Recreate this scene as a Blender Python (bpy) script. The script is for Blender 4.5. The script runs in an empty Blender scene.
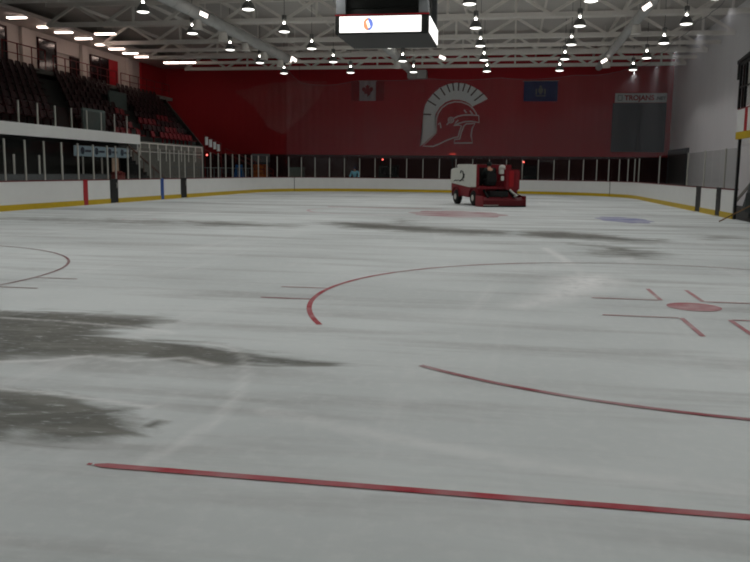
import bpy, bmesh, math, random
import numpy as np
from mathutils import Vector, Matrix
random.seed(4)
S = bpy.context.scene
COL = S.collection
R = math.radians

# ------------------------------------------------------------------ materials
def lin(c):
    return tuple(((x/255)/12.92 if x/255 <= .04045 else (((x/255)+.055)/1.055)**2.4) for x in c)
MATS = {}
def mat(name, rgb, rough=.6, metal=0, spec=.3, var=.12, scale=4.0, bump=0, emit=None):
    if name in MATS: return MATS[name]
    m = bpy.data.materials.new(name); m.use_nodes = True
    nt = m.node_tree; b = nt.nodes['Principled BSDF']
    b.inputs['Roughness'].default_value = rough; b.inputs['Metallic'].default_value = metal
    b.inputs['Specular IOR Level'].default_value = spec
    c = lin(rgb)
    tc = nt.nodes.new('ShaderNodeTexCoord'); nz = nt.nodes.new('ShaderNodeTexNoise')
    nz.inputs['Scale'].default_value = scale; nz.inputs['Detail'].default_value = 4
    nt.links.new(tc.outputs['Object'], nz.inputs['Vector'])
    mx = nt.nodes.new('ShaderNodeMix'); mx.data_type = 'RGBA'
    mx.inputs['A'].default_value = (*[x*(1-var) for x in c], 1); mx.inputs['B'].default_value = (*[min(1, x*(1+var)) for x in c], 1)
    nt.links.new(nz.outputs['Fac'], mx.inputs['Factor']); nt.links.new(mx.outputs['Result'], b.inputs['Base Color'])
    if bump:
        bp = nt.nodes.new('ShaderNodeBump'); bp.inputs['Strength'].default_value = bump
        nt.links.new(nz.outputs['Fac'], bp.inputs['Height']); nt.links.new(bp.outputs['Normal'], b.inputs['Normal'])
    if emit:
        b.inputs['Emission Color'].default_value = (*lin(emit[0]), 1); b.inputs['Emission Strength'].default_value = emit[1]
    MATS[name] = m; return m
def sheet(name, tint, cover, rgb, rough=.3, gloss=False):
    """thin see-through sheet: glass (tinted, slightly glossy) or netting (partly covering threads)"""
    m = bpy.data.materials.new(name); m.use_nodes = True; nt = m.node_tree; nt.nodes.clear()
    o = nt.nodes.new('ShaderNodeOutputMaterial'); t = nt.nodes.new('ShaderNodeBsdfTransparent')
    t.inputs['Color'].default_value = (*tint, 1)
    if gloss:
        d = nt.nodes.new('ShaderNodeBsdfGlossy'); d.inputs['Roughness'].default_value = rough
    else:
        d = nt.nodes.new('ShaderNodeBsdfDiffuse')
        tl = nt.nodes.new('ShaderNodeBsdfTranslucent'); tl.inputs['Color'].default_value = (*lin(rgb), 1)
    d.inputs['Color'].default_value = (*lin(rgb), 1)
    mx = nt.nodes.new('ShaderNodeMixShader'); nt.links.new(t.outputs[0], mx.inputs[1])
    if gloss:
        mx.inputs[0].default_value = cover; nt.links.new(d.outputs[0], mx.inputs[2])
    else:
        m2 = nt.nodes.new('ShaderNodeMixShader'); m2.inputs[0].default_value = .45
        nt.links.new(d.outputs[0], m2.inputs[1]); nt.links.new(tl.outputs[0], m2.inputs[2]); nt.links.new(m2.outputs[0], mx.inputs[2])
        tc = nt.nodes.new('ShaderNodeTexCoord'); mp = nt.nodes.new('ShaderNodeMapping'); mp.inputs['Scale'].default_value = (.9, .9, .12)
        nz = nt.nodes.new('ShaderNodeTexNoise'); nz.inputs['Scale'].default_value = 1.0; nz.inputs['Detail'].default_value = 3
        nt.links.new(tc.outputs['Object'], mp.inputs[0]); nt.links.new(mp.outputs[0], nz.inputs['Vector'])
        mr = nt.nodes.new('ShaderNodeMapRange'); mr.inputs['From Min'].default_value = .3; mr.inputs['From Max'].default_value = .7
        mr.inputs['To Min'].default_value = cover*.75; mr.inputs['To Max'].default_value = cover*1.25
        nt.links.new(nz.outputs['Fac'], mr.inputs['Value']); nt.links.new(mr.outputs[0], mx.inputs[0])
    nt.links.new(mx.outputs[0], o.inputs['Surface'])
    MATS[name] = m; return m
def wall_mat(name, rgb, period, strength, rough=.6, axis='X', var=.08):
    """painted ribbed sheet: vertical ribs as bump only"""
    m = mat(name, rgb, rough, var=var, scale=.35)
    nt = m.node_tree; b = nt.nodes['Principled BSDF']
    tc = nt.nodes.new('ShaderNodeTexCoord'); w = nt.nodes.new('ShaderNodeTexWave'); w.bands_direction = axis
    w.inputs['Scale'].default_value = .314/period; w.inputs['Distortion'].default_value = 0
    nt.links.new(tc.outputs['Object'], w.inputs['Vector'])
    bp = nt.nodes.new('ShaderNodeBump'); bp.inputs['Strength'].default_value = strength; bp.inputs['Distance'].default_value = .03
    nt.links.new(w.outputs['Fac'], bp.inputs['Height']); nt.links.new(bp.outputs['Normal'], b.inputs['Normal'])
    return m

WHITE = mat('white_board', (226, 228, 226), .45, var=.05, scale=2)
YELLOW = mat('yellow_kick', (196, 166, 30), .5, var=.12)
CAPRED = mat('dark_red_cap', (110, 40, 42), .5)
RED = mat('red_paint', (165, 28, 38), .45)
BLUE = mat('blue_paint', (40, 80, 150), .45)
BLACK = mat('black_paint', (22, 23, 24), .5)
ALU = mat('aluminium_post', (190, 188, 180), .45, .1)
GLASS = sheet('rink_glass', (.86, .875, .87), .025, (255, 255, 255), .05, True)
NET = sheet('safety_netting', (1, 1, 1), .09, (225, 225, 232))
STEEL = mat('painted_steel', (238, 233, 226), .6, .0, var=.06)
GALV = mat('galvanised_duct', (190, 190, 188), .5, .1, var=.08)
DARKGREY = mat('dark_grey_panel', (72, 78, 84), .6)
MIDGREY = mat('grey_panel', (112, 116, 118), .6)
CONC = mat('concrete', (128, 126, 120), .85, var=.15, bump=.1)
DARKCONC = mat('dark_concrete', (62, 62, 60), .85, var=.2)
MAROON = mat('maroon_paint_and_shade', (58, 20, 24), .7)
SEATRED = mat('red_seat_plastic', (120, 24, 32), .45, var=.15)
SEATDARK = mat('dark_maroon_plastic', (46, 15, 19), .5)
RAILRED = mat('red_railing_paint', (120, 34, 34), .5)
LAMPSHELL = mat('lamp_reflector', (120, 120, 118), .4, .3)
LENS = mat('lamp_lens', (255, 255, 250), .5, emit=((255, 252, 244), 3.0))
NECK = mat('lamp_neck', (255, 255, 250), .5, emit=((255, 250, 240), 18.0))
TUBE = mat('fluorescent_tube', (255, 240, 235), .5, emit=((255, 226, 212), 9.0))
FLOOD = mat('flood_lens', (255, 250, 245), .5, emit=((255, 240, 230), 3.0))
REDGLOW = mat('red_lamp_glow', (255, 60, 50), .4, emit=((255, 96, 84), 5.0))
SILVER = mat('silver_wall_paint', (240, 244, 244), .5, var=.04)
SILVERLINE = mat('silver_line_paint', (226, 212, 212), .5, var=.04)
SIGNWHITE = mat('sign_white', (214, 216, 216), .5)
RUBBERVOID = mat('rubber_and_void_black', (24, 24, 24), .8)
SKIN = mat('skin', (190, 140, 115), .6)

# ------------------------------------------------------------------ object helpers
def link(name, mesh, m, parent=None):
    o = bpy.data.objects.new(name, mesh); COL.objects.link(o)
    if m is not None and not mesh.materials: mesh.materials.append(m)
    if parent is not None: o.parent = parent
    return o
def obj(name, bm, m, parent=None, smooth=False):
    bmesh.ops.recalc_face_normals(bm, faces=bm.faces)
    me = bpy.data.meshes.new(name); bm.to_mesh(me); bm.free()
    if smooth:
        for p in me.polygons: p.use_smooth = True
    return link(name, me, m, parent)
def tag(o, label, cat, group=None):
    o['label'] = label; o['category'] = cat
    if group: o['group'] = group
    return o
def thing(name, label, cat, loc=(0, 0, 0), rz=0, group=None):
    o = bpy.data.objects.new(name, None); COL.objects.link(o); o.empty_display_size = .2
    o.location = loc; o.rotation_euler = (0, 0, rz); return tag(o, label, cat, group)
def struct(o):
    o['kind'] = 'structure'; return o
def dup(root, loc=None, rz=None, label=None):
    r = root.copy(); COL.objects.link(r)
    if loc is not None: r.location = loc
    if rz is not None: r.rotation_euler = (0, 0, rz)
    if label: r['label'] = label
    for ch in root.children:
        c = ch.copy(); COL.objects.link(c); c.parent = r
        for g in ch.children:
            d = g.copy(); COL.objects.link(d); d.parent = c
    return r
def B(): return bmesh.new()
def box(bm, x0, x1, y0, y1, z0, z1, bev=0):
    vs = [bm.verts.new((x, y, z)) for x in (x0, x1) for y in (y0, y1) for z in (z0, z1)]
    q = [(0, 1, 3, 2), (4, 6, 7, 5), (0, 4, 5, 1), (2, 3, 7, 6), (0, 2, 6, 4), (1, 5, 7, 3)]
    fs = [bm.faces.new([vs[i] for i in f]) for f in q]
    if bev:
        es = list({e for f in fs for e in f.edges})
        bmesh.ops.bevel(bm, geom=es, offset=bev, segments=2, affect='EDGES')
    return bm
def tube(bm, pts, r, seg=8, caps=True):
    pts = [Vector(p) for p in pts]; rings = []
    for i, p in enumerate(pts):
        d = (pts[min(i+1, len(pts)-1)] - pts[max(i-1, 0)]).normalized()
        a = Vector((0, 0, 1)) if abs(d.z) < .9 else Vector((1, 0, 0))
        u = d.cross(a).normalized(); v = d.cross(u)
        rr = r[i] if isinstance(r, (list, tuple)) else r
        rings.append([bm.verts.new(p + rr*(math.cos(2*math.pi*k/seg)*u + math.sin(2*math.pi*k/seg)*v)) for k in range(seg)])
    for a, b in zip(rings, rings[1:]):
        for k in range(seg): bm.faces.new((a[k], a[(k+1) % seg], b[(k+1) % seg], b[k]))
    if caps: bm.faces.new(rings[0]); bm.faces.new(rings[-1])
    return bm
def bar(bm, a, b, w, h=None):
    """square bar from a to b"""
    h = h or w; a, b = Vector(a), Vector(b); d = (b-a).normalized()
    up = Vector((0, 0, 1)) if abs(d.z) < .95 else Vector((0, 1, 0))
    u = d.cross(up).normalized(); v = u.cross(d)
    r = [[bm.verts.new(p + sx*u*w/2 + sy*v*h/2) for sx, sy in ((-1, -1), (1, -1), (1, 1), (-1, 1))] for p in (a, b)]
    for k in range(4): bm.faces.new((r[0][k], r[0][(k+1) % 4], r[1][(k+1) % 4], r[1][k]))
    bm.faces.new(r[0]); bm.faces.new(r[1]); return bm
def lathe(bm, prof, seg=20, c=(0, 0, 0), axis='Z'):
    rings = []
    for r, z in prof:
        ring = []
        for k in range(seg):
            a = 2*math.pi*k/seg; x, y = r*math.cos(a), r*math.sin(a)
            p = (x, y, z) if axis == 'Z' else (z, x, y) if axis == 'X' else (x, z, y)
            ring.append(bm.verts.new((p[0]+c[0], p[1]+c[1], p[2]+c[2])))
        rings.append(ring)
    for a, b in zip(rings, rings[1:]):
        for k in range(seg): bm.faces.new((a[k], a[(k+1) % seg], b[(k+1) % seg], b[k]))
    bm.faces.new(rings[0]); bm.faces.new(rings[-1]); return bm
def prism(bm, poly, fn, depth_a, depth_b):
    """closed polygon poly [(u,v)] extruded; fn(u,v,depth)->point"""
    a = [bm.verts.new(fn(u, v, depth_a)) for u, v in poly]; b = [bm.verts.new(fn(u, v, depth_b)) for u, v in poly]
    n = len(poly)
    for fc in (a, b):
        f = bm.faces.new(fc)
    for k in range(n): bm.faces.new((a[k], a[(k+1) % n], b[(k+1) % n], b[k]))
    bmesh.ops.triangulate(bm, faces=[f for f in bm.faces if len(f.verts) > 4])
    return bm
def ribbon(bm, pts, w, z):
    """flat painted line on the ice"""
    pts = [Vector((p[0], p[1])) for p in pts]; prev = None
    for i, p in enumerate(pts):
        d = (pts[min(i+1, len(pts)-1)] - pts[max(i-1, 0)]).normalized(); n = Vector((-d.y, d.x))
        ww = w[i] if isinstance(w, (list, tuple)) else w
        cur = (bm.verts.new((p.x+n.x*ww/2, p.y+n.y*ww/2, z)), bm.verts.new((p.x-n.x*ww/2, p.y-n.y*ww/2, z)))
        if prev: bm.faces.new((prev[0], prev[1], cur[1], cur[0]))
        prev = cur
    return bm
def text(name, s, size, m, loc, rot, parent=None, ext=.01, align='LEFT'):
    cu = bpy.data.curves.new(name, 'FONT'); cu.body = s; cu.size = size; cu.extrude = ext; cu.align_x = align
    cu.offset = size*.035
    t = bpy.data.objects.new(name, cu); COL.objects.link(t)
    me = bpy.data.meshes.new_from_object(t.evaluated_get(bpy.context.evaluated_depsgraph_get()))
    bpy.data.objects.remove(t); bpy.data.curves.remove(cu)
    me.materials.clear(); o = link(name, me, m, parent); o.location = loc; o.rotation_euler = rot; return o

# ------------------------------------------------------------------ the rink plan (metres; X across, Y along the ice)
LX, RX, FY = -13.35, 12.40, 51.85
RC = 8.4
CY = 21.15
def arc(cx, cy, r, a0, a1, n):
    return [(cx+r*math.cos(R(a0+(a1-a0)*i/n)), cy+r*math.sin(R(a0+(a1-a0)*i/n))) for i in range(n+1)]
def inside_rink(x, y):
    if x < LX or x > RX or y > FY or y < -9.45: return False
    for cx, s in ((LX+RC, -1), (RX-RC, 1)):
        if (x-cx)*s > 0 and y > FY-RC and math.hypot(x-cx, y-FY+RC) > RC: return False
    return True

# ------------------------------------------------------------------ floor and ice
struct(obj('floor', box(B(), -29, 17.2, -14, 57.3, -.4, -.06), DARKCONC))

WET = [
 [(-1.12,-2.21),(-0.53,-2.0),(-0.08,-1.96),(0.76,-2.01),(1.2,-2.19),(1.02,-2.56),(0.73,-2.78),(0.97,-3.07),(1.33,-3.21),(1.8,-3.19),(2.15,-3.36),(2.38,-3.5),(2.82,-3.51),(3.19,-3.61),(3.08,-3.7),(2.48,-3.8),(2.21,-3.86),(1.93,-3.71),(1.51,-3.77),(1.11,-3.86),(0.73,-3.98),(0.3,-4.14),(-1.0,-4.1),(-2.4,-3.4),(-2.2,-2.6)],
 [(0.86,-4.91),(1.17,-4.9),(1.48,-4.91),(1.93,-5.05),(2.16,-5.1),(2.2,-5.26),(2.31,-5.4),(2.41,-5.54),(2.35,-5.71),(2.06,-5.86),(1.85,-5.82),(1.7,-5.69),(1.61,-5.93),(.9,-5.7),(.3,-5.2)],
 [(2.34,-5.38),(2.39,-5.31),(2.45,-5.34),(2.44,-5.45),(2.39,-5.47)],
 [(-1.48,13.84),(-0.11,14.34),(1.91,13.14),(3.4,12.38),(4.66,12.02),(4.56,10.56),(3.25,10.47),(1.92,10.74),(0.12,11.66)],
 [(4.66,12.02),(5.86,12.42),(6.84,11.64),(7.69,10.6),(8.32,9.91),(7.46,9.1),(6.39,9.6),(5.23,9.82),(4.66,10.59)],
 [(5.93,8.37),(6.9,8.16),(7.37,7.16),(7.57,6.02),(6.95,5.66),(6.08,6.16),(6.36,7.08)],
 [(-5.69,12.8),(-4.44,13.27),(-2.45,12.51),(-1.66,11.89),(-2.33,11.23),(-4.18,11.04)],
 [(0.78,16.92),(1.32,15.94),(1.48,12.99),(1.0,13.27)],
 [(9.33,12.82),(10.43,12.12),(10.57,10.9),(9.07,10.43)],
 [(-11.75,13.3),(-8.34,13.44),(-5.05,13.57),(-1.34,12.91),(-.92,11.3),(-3.87,10.7),(-6.94,10.9),(-10.23,11.13)],
 [(1.3,-3.18),(1.8,-3.17),(2.38,-3.42),(3.25,-3.58),(3.15,-3.74),(2.3,-3.88),(1.5,-3.82)]]
WETSOFT = [.30, .20, .06, .9, .8, .8, .9, .6, .7, 1.1, .12]
WETAMT = [1, 1, 1, 1, 1, 1, .9, .8, .7, .62, 1]
SNOW = [[(4.92,0.11),(5.39,2.34),(5.92,2.84),(6.05,2.17),(5.75,1.18),(5.16,0.17),(4.69,-0.4)]]
TRAILS = [([(0.1,-4.72),(0.91,-4.87),(1.32,-4.89),(1.94,-5.0),(2.22,-5.06)], .035, .6),
 ([(-0.83,-2.44),(0,-2.48),(0.95,-2.63),(1.38,-2.78)], .04, .5),
 ([(1.83,-3.14),(2.11,-3.24),(2.37,-3.61),(2.55,-4.05),(2.71,-4.79),(2.75,-5.27),(2.71,-5.71),(2.63,-6.04)], .05, .38),
 ([(0.3,-4.22),(0.79,-4.07),(1.09,-3.82),(1.5,-3.91),(1.85,-3.73),(2.22,-3.89)], .05, .5),
 ([(5.25,7.19),(5.46,5.42),(5.58,4.28)], .10, .5),
 ([(2.95,-4.97),(3.47,-5.18),(4.11,-5.42),(4.83,-5.66),(5.71,-5.76)], .10, .35),
 ([(1.2,-7.2),(1.8,-7.15),(2.4,-7.0)], .12, .3)]
def poly_sd(P, poly):
    poly = np.array(poly); d = np.full(len(P), 1e9); ins = np.zeros(len(P), bool); n = len(poly)
    for i in range(n):
        a, b = poly[i], poly[(i+1) % n]; e = b-a
        t = np.clip(((P-a) @ e)/(e @ e), 0, 1); q = P-a-t[:, None]*e; d = np.minimum(d, np.hypot(q[:, 0], q[:, 1]))
        c = (a[1] > P[:, 1]) != (b[1] > P[:, 1])
        with np.errstate(divide='ignore', invalid='ignore'):
            xi = a[0]+(P[:, 1]-a[1])/(b[1]-a[1])*(b[0]-a[0])
        ins ^= c & (P[:, 0] < xi)
    return np.where(ins, d, -d)
def line_d(P, pl):
    d = np.full(len(P), 1e9)
    for a, b in zip(pl, pl[1:]):
        a, b = np.array(a), np.array(b); e = b-a
        t = np.clip(((P-a) @ e)/(e @ e), 0, 1); q = P-a-t[:, None]*e; d = np.minimum(d, np.hypot(q[:, 0], q[:, 1]))
    return d
def ice_grid():
    xs = np.arange(LX-.1, RX+.25, .15)
    xs = np.sort(np.concatenate([xs[(xs < -2.4) | (xs > 6.6)], np.arange(-2.4, 6.6, .06)]))
    ys = np.concatenate([np.arange(-9.45, -6.2, .08), np.arange(-6.2, -1.8, .04), np.arange(-1.8, 8, .10), np.arange(8, FY+.2, .2)])
    gx, gy = np.meshgrid(xs, ys, indexing='ij'); nx, ny = gx.shape
    P = np.stack([gx.ravel(), gy.ravel()], 1)
    ok = np.array([inside_rink(x, y) for x, y in P]).reshape(nx, ny)
    keep = ok[:-1, :-1] | ok[1:, :-1] | ok[:-1, 1:] | ok[1:, 1:]
    ii, jj = np.nonzero(keep); idx = np.arange(nx*ny).reshape(nx, ny)
    F = np.stack([idx[ii, jj], idx[ii+1, jj], idx[ii+1, jj+1], idx[ii, jj+1]], 1)
    used = np.unique(F); rm = np.full(nx*ny, -1); rm[used] = np.arange(len(used))
    P = P[used]; F = rm[F]
    me = bpy.data.meshes.new('ice_sheet')
    me.from_pydata([(x, y, 0) for x, y in P], [], F.tolist())
    wet = np.zeros(len(P)); snow = np.zeros(len(P))
    for poly, s, a in zip(WET, WETSOFT, WETAMT):
        wet = np.maximum(wet, a*np.clip(.5+poly_sd(P, poly)/(2*s), 0, 1))
    for poly in SNOW: snow = np.maximum(snow, 1.0*np.clip(.5+poly_sd(P, poly)/.7, 0, 1))
    for pl, w, a in TRAILS: snow = np.maximum(snow, a*np.clip(1.3-line_d(P, pl)/w, 0, 1))
    for nm, arr in (('wet', wet), ('snow', snow)):
        at = me.attributes.new(nm, 'FLOAT', 'POINT'); at.data.foreach_set('value', arr.astype(np.float32))
    return me
def ice_mat():
    m = bpy.data.materials.new('scraped_ice'); m.use_nodes = True; nt = m.node_tree; L = nt.links.new
    b = nt.nodes['Principled BSDF']; N = nt.nodes.new
    b.inputs['Specular IOR Level'].default_value = .25
    tc = N('ShaderNodeTexCoord')
    def noise(scale, sx, sy, det=4, rot=0, dist=0):
        mp = N('ShaderNodeMapping'); mp.inputs['Scale'].default_value = (sx, sy, 1); mp.inputs['Rotation'].default_value = (0, 0, rot)
        L(tc.outputs['Object'], mp.inputs[0]); n = N('ShaderNodeTexNoise'); n.inputs['Scale'].default_value = scale
        n.inputs['Detail'].default_value = det; n.inputs['Roughness'].default_value = .62; n.inputs['Distortion'].default_value = dist
        L(mp.outputs[0], n.inputs['Vector']); return n.outputs['Fac']
    def math_(op, a, c, clamp=False):
        n = N('ShaderNodeMath'); n.operation = op; n.use_clamp = clamp
        for k, v in ((0, a), (1, c)):
            if isinstance(v, (int, float)): n.inputs[k].default_value = v
            else: L(v, n.inputs[k])
        return n.outputs[0]
    def mixc(f, a, c):
        n = N('ShaderNodeMix'); n.data_type = 'RGBA'; L(f, n.inputs['Factor'])
        for k, v in (('A', a), ('B', c)):
            if isinstance(v, tuple): n.inputs[k].default_value = (*v, 1)
            else: L(v, n.inputs[k])
        return n.outputs['Result']
    def rng(v, a, c, o0=0, o1=1):
        n = N('ShaderNodeMapRange'); n.interpolation_type = 'SMOOTHSTEP'; L(v, n.inputs['Value'])
        for k, x in (('From Min', a), ('From Max', c), ('To Min', o0), ('To Max', o1)): n.inputs[k].default_value = x
        return n.outputs[0]
    aw = N('ShaderNodeAttribute'); aw.attribute_name = 'wet'; sn = N('ShaderNodeAttribute'); sn.attribute_name = 'snow'
    big = noise(.16, 1, 1.6, 3, .3); streak = noise(.55, .35, 2.6, 5, -.12, .4); fine = noise(9, 1, 1, 5); sweep = noise(.4, 3.4, .35, 4, .25, .6)
    base = mixc(rng(big, .35, .65), lin((202, 209, 209)), lin((219, 226, 226)))
    base = mixc(rng(streak, .45, .70, 0, .7), base, lin((172, 175, 174)))
    base = mixc(rng(sweep, .55, .75, 0, .35), base, lin((236, 238, 238)))
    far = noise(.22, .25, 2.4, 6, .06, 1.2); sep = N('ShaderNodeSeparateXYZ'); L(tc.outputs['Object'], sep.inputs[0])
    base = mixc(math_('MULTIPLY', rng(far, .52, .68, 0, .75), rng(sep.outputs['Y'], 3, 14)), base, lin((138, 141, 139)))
    base = mixc(rng(fine, .45, .7, 0, .18), base, lin((238, 240, 240)))
    edge = noise(2.6, .45, 1.5, 9, -.05, .9); speck = noise(11, .6, 1.6, 5)
    w = math_('ADD', aw.outputs['Fac'], math_('MULTIPLY', math_('SUBTRACT', edge, .5), 2.1))
    w = math_('MULTIPLY', rng(w, .22, .95), rng(aw.outputs['Fac'], 0, .3))
    w = math_('MULTIPLY', w, rng(speck, .56, .70, 1, .4))
    wetc = mixc(rng(edge, .35, .65), lin((80, 82, 76)), lin((124, 126, 120)))
    col = mixc(w, base, wetc)
    s = math_('MULTIPLY', sn.outputs['Fac'], rng(noise(5, 1, 1, 5), .25, .6, .25, 1))
    col = mixc(s, col, lin((246, 248, 248)))
    L(col, b.inputs['Base Color'])
    L(rng(w, 0, 1, .62, .45), b.inputs['Roughness'])
    bp = N('ShaderNodeBump'); bp.inputs['Strength'].default_value = .12; bp.inputs['Distance'].default_value = .01
    L(fine, bp.inputs['Height']); L(bp.outputs['Normal'], b.inputs['Normal'])
    return m
ICE = struct(link('ice_sheet', ice_grid(), ice_mat()))

def worn(name, rgb, amt, scale):
    """ice paint partly hidden by scraped snow"""
    m = mat(name, rgb, .6, var=.2, scale=8); nt = m.node_tree; b = nt.nodes['Principled BSDF']
    src = b.inputs['Base Color'].links[0].from_socket
    tc = nt.nodes.new('ShaderNodeTexCoord'); n = nt.nodes.new('ShaderNodeTexNoise'); n.inputs['Scale'].default_value = scale; n.inputs['Detail'].default_value = 5
    nt.links.new(tc.outputs['Object'], n.inputs['Vector'])
    mr = nt.nodes.new('ShaderNodeMapRange'); nt.links.new(n.outputs['Fac'], mr.inputs['Value'])
    mr.inputs['From Min'].default_value = .35; mr.inputs['From Max'].default_value = .7; mr.inputs['To Min'].default_value = max(0, amt-.25); mr.inputs['To Max'].default_value = min(1, amt+.3)
    mx = nt.nodes.new('ShaderNodeMix'); mx.data_type = 'RGBA'; mx.inputs['B'].default_value = (*lin((208, 210, 210)), 1)
    nt.links.new(mr.outputs[0], mx.inputs['Factor']); nt.links.new(src, mx.inputs['A']); nt.links.new(mx.outputs['Result'], b.inputs['Base Color'])
    return m
LINE = worn('red_ice_line', (168, 30, 48), .05, 3)
FADED = worn('faded_red_ice_line', (150, 62, 72), .25, 2)
PINK = worn('pale_red_ice_paint', (170, 78, 88), .3, 2)
THINRED = worn('thin_dark_red_line', (120, 62, 66), .2, 2)
LOGORED = worn('smeared_red_emblem', (150, 76, 86), .5, .8)
LOGOBLUE = worn('smeared_blue_emblem', (80, 90, 160), .45, 1.2)
def paint(name, bm, m): return obj(name, bm, m, ICE)
Z1 = .005
paint('goal_line', ribbon(B(), [(2.40, -6.09), (2.46, -6.09), (11.9, -6.1)], [.02, .062, .062], Z1), LINE)
paint('goal_line', ribbon(B(), [(2.36, -6.087), (2.385, -6.087)], .025, Z1), LINE)
for cx, spans in ((6.71, ((150, 207, LINE), (112, 150, FADED), (-27, 112, THINRED), (-128.8, -40, FADED))), (-6.71, ((-100, 110, THINRED),))):
    for a0, a1, m in spans:
        n = max(8, int(abs(a1-a0)/3)); paint('faceoff_circle', ribbon(B(), arc(cx, 0, 4.57, a0, a1, n), .045 if m is THINRED else .06, Z1), m)
bm = B(); vs = [bm.verts.new((6.71+.31*math.cos(i*math.pi/20), .31*math.sin(i*math.pi/20), Z1)) for i in range(40)]; bm.faces.new(vs)
paint('faceoff_spot', bm, PINK)
for cx, sides in ((6.71, (-1,)), (-6.71, (1,))):
    for s in sides:
        for y in (.40, -.53):
            x0 = cx + s*math.sqrt(4.57**2-y*y); paint('hash_mark', ribbon(B(), [(x0, y), (x0+s*.66, y)], .05, Z1), FADED if cx > 0 else THINRED)
for sx in (-1, 1):
    for sy in (-1, 1):
        x, y = 6.66+sx*.25, -.19+sy*.62
        bm = ribbon(B(), [(x, y), (x, y+sy*1.0)], .055, Z1); ribbon(bm, [(x+sx*.03, y), (x+sx*.84, y)], .045, Z1+.001)
        paint('restraining_mark', bm, PINK)
# smeared centre emblem, blue emblem and the far lines
def blob(cx, cy, rx, ry, rot=0, jag=.15):
    bm = B(); n = 40
    pts = []
    for i in range(n):
        a = 2*math.pi*i/n; k = 1+jag*math.sin(3*a+1)*math.sin(5*a)
        x, y = rx*k*math.cos(a), ry*k*math.sin(a); pts.append((cx+x*math.cos(rot)-y*math.sin(rot), cy+x*math.sin(rot)+y*math.cos(rot)))
    f = bm.faces.new([bm.verts.new((x, y, Z1)) for x, y in pts]); bmesh.ops.triangulate(bm, faces=[f]); return bm
paint('centre_emblem', blob(2.5, 20.3, 1.7, 2.4, .5), LOGORED)
paint('centre_emblem', blob(8.35, 18.6, .8, 1.9, .2), LOGOBLUE)
paint('faded_emblem', ribbon(B(), arc(-.5, 21.3, 3.0, 150, 330, 30), .12, Z1+.004), worn('faint_pink', (190, 130, 140), .6, 1.5))
paint('centre_line', ribbon(B(), [(-3.4, 24.0), (1.6, 24.0)], .28, Z1+.004), worn('faint_red', (170, 80, 90), .35, .8))
paint('faceoff_circle', ribbon(B(), arc(-6.9, 13.2, .5, 0, 300, 20), .06, Z1), MATS['faint_pink'])

# ------------------------------------------------------------------ walls and roof
RIGHTW = wall_mat('white_wall_sheet', (238, 236, 238), .9, .25, axis='Y', var=.05)
FARW = wall_mat('red_wall_paint', (180, 38, 47), .6, .2, axis='X', var=.10)
LEFTW = mat('concourse_wall_paint', (206, 196, 190), .7, var=.05)
ROOF = wall_mat('roof_deck', (196, 191, 186), .5, .6, axis='Y')
struct(obj('wall_far', box(B(), -29, 16.9, 57.0, 57.25, -.06, 11.04), FARW))
struct(obj('wall_right', box(B(), 16.75, 17.0, -13.5, 57.0, -.06, 11.04), RIGHTW))
struct(obj('wall_near', box(B(), -29, 16.9, -13.9, -13.6, -.06, 11.04), CONC))
struct(obj('ceiling', box(B(), -29, 17.2, -14, 57.3, 11.05, 11.3), ROOF))
struct(obj('shade_band_far', box(B(), -26, 16.7, 56.9, 57.0, -.06, 2.95), MAROON))  # dark colour band giving the dimness of the lower wall behind the glass
# left wall with its concourse: white wall behind, dark bays with windows
struct(obj('wall_left', box(B(), -26.3, -26.0, -13.5, 57.0, -.06, 11.04), LEFTW))
struct(obj('floor_concourse', box(B(), -26.0, -22.3, 14, 50.5, 6.9, 7.15), CONC))
struct(obj('ceiling_concourse', box(B(), -26.0, -23.3, 14, 57, 10.25, 10.45), LEFTW))
DARKGLASS = mat('dark_window_glass', (26, 24, 28), .15, spec=.5)
def bay(n, y0, y1, z0, z1, lites):
    f = B(); t = .09
    box(f, -25.98, -25.86, y0, y1, z1-t, z1); box(f, -25.98, -25.86, y0, y1, z0, z0+t)
    for y in [y0]+[y0+(y1-y0)*k/lites for k in range(1, lites)]+[y1-t]: box(f, -25.98, -25.86, y, y+t, z0+t, z1-t)
    w = struct(obj('window_%d' % n, f, MAROON)); obj('window_glass', box(B(), -25.97, -25.91, y0+.02, y1-.02, z0+.02, z1-.02), DARKGLASS, w)
bay(1, 29.0, 34.9, 7.3, 10.0, 3)
bay(2, 38.1, 40.2, 7.2, 9.9, 1)
bay(3, 41.9, 43.0, 7.2, 9.2, 1)
bay(4, 44.6, 47.2, 7.2, 9.75, 2)
struct(obj('trim_1', box(B(), -25.98, -25.85, 40.2, 42.7, 9.25, 9.75), LEFTW))
struct(obj('trim_2', box(B(), -25.98, -25.87, 47.2, 48.6, 7.15, 9.75), RED))
struct(obj('trim_3', box(B(), -25.98, -25.8, 52.4, 56.98, -.06, 10.2), FARW))
for i, y in enumerate((36.6, 43.6, 50.4)):
    struct(obj('trim_%d' % (4+i), box(B(), -25.98, -25.75, y-.35, y+.35, 7.15, 10.2), LEFTW))
o = thing('exit_door', 'dark door at the near end of the upper concourse, left picture edge', 'door', (-25.86, 33.6, 7.15))
# (plain double door leaf with a small pale notice)
obj('leaf', box(B(), -.0, .06, -.6, .6, 0, 2.1), BLACK, o); obj('notice', box(B(), .06, .075, -.2, .05, 1.25, 1.55), SIGNWHITE, o)

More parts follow.
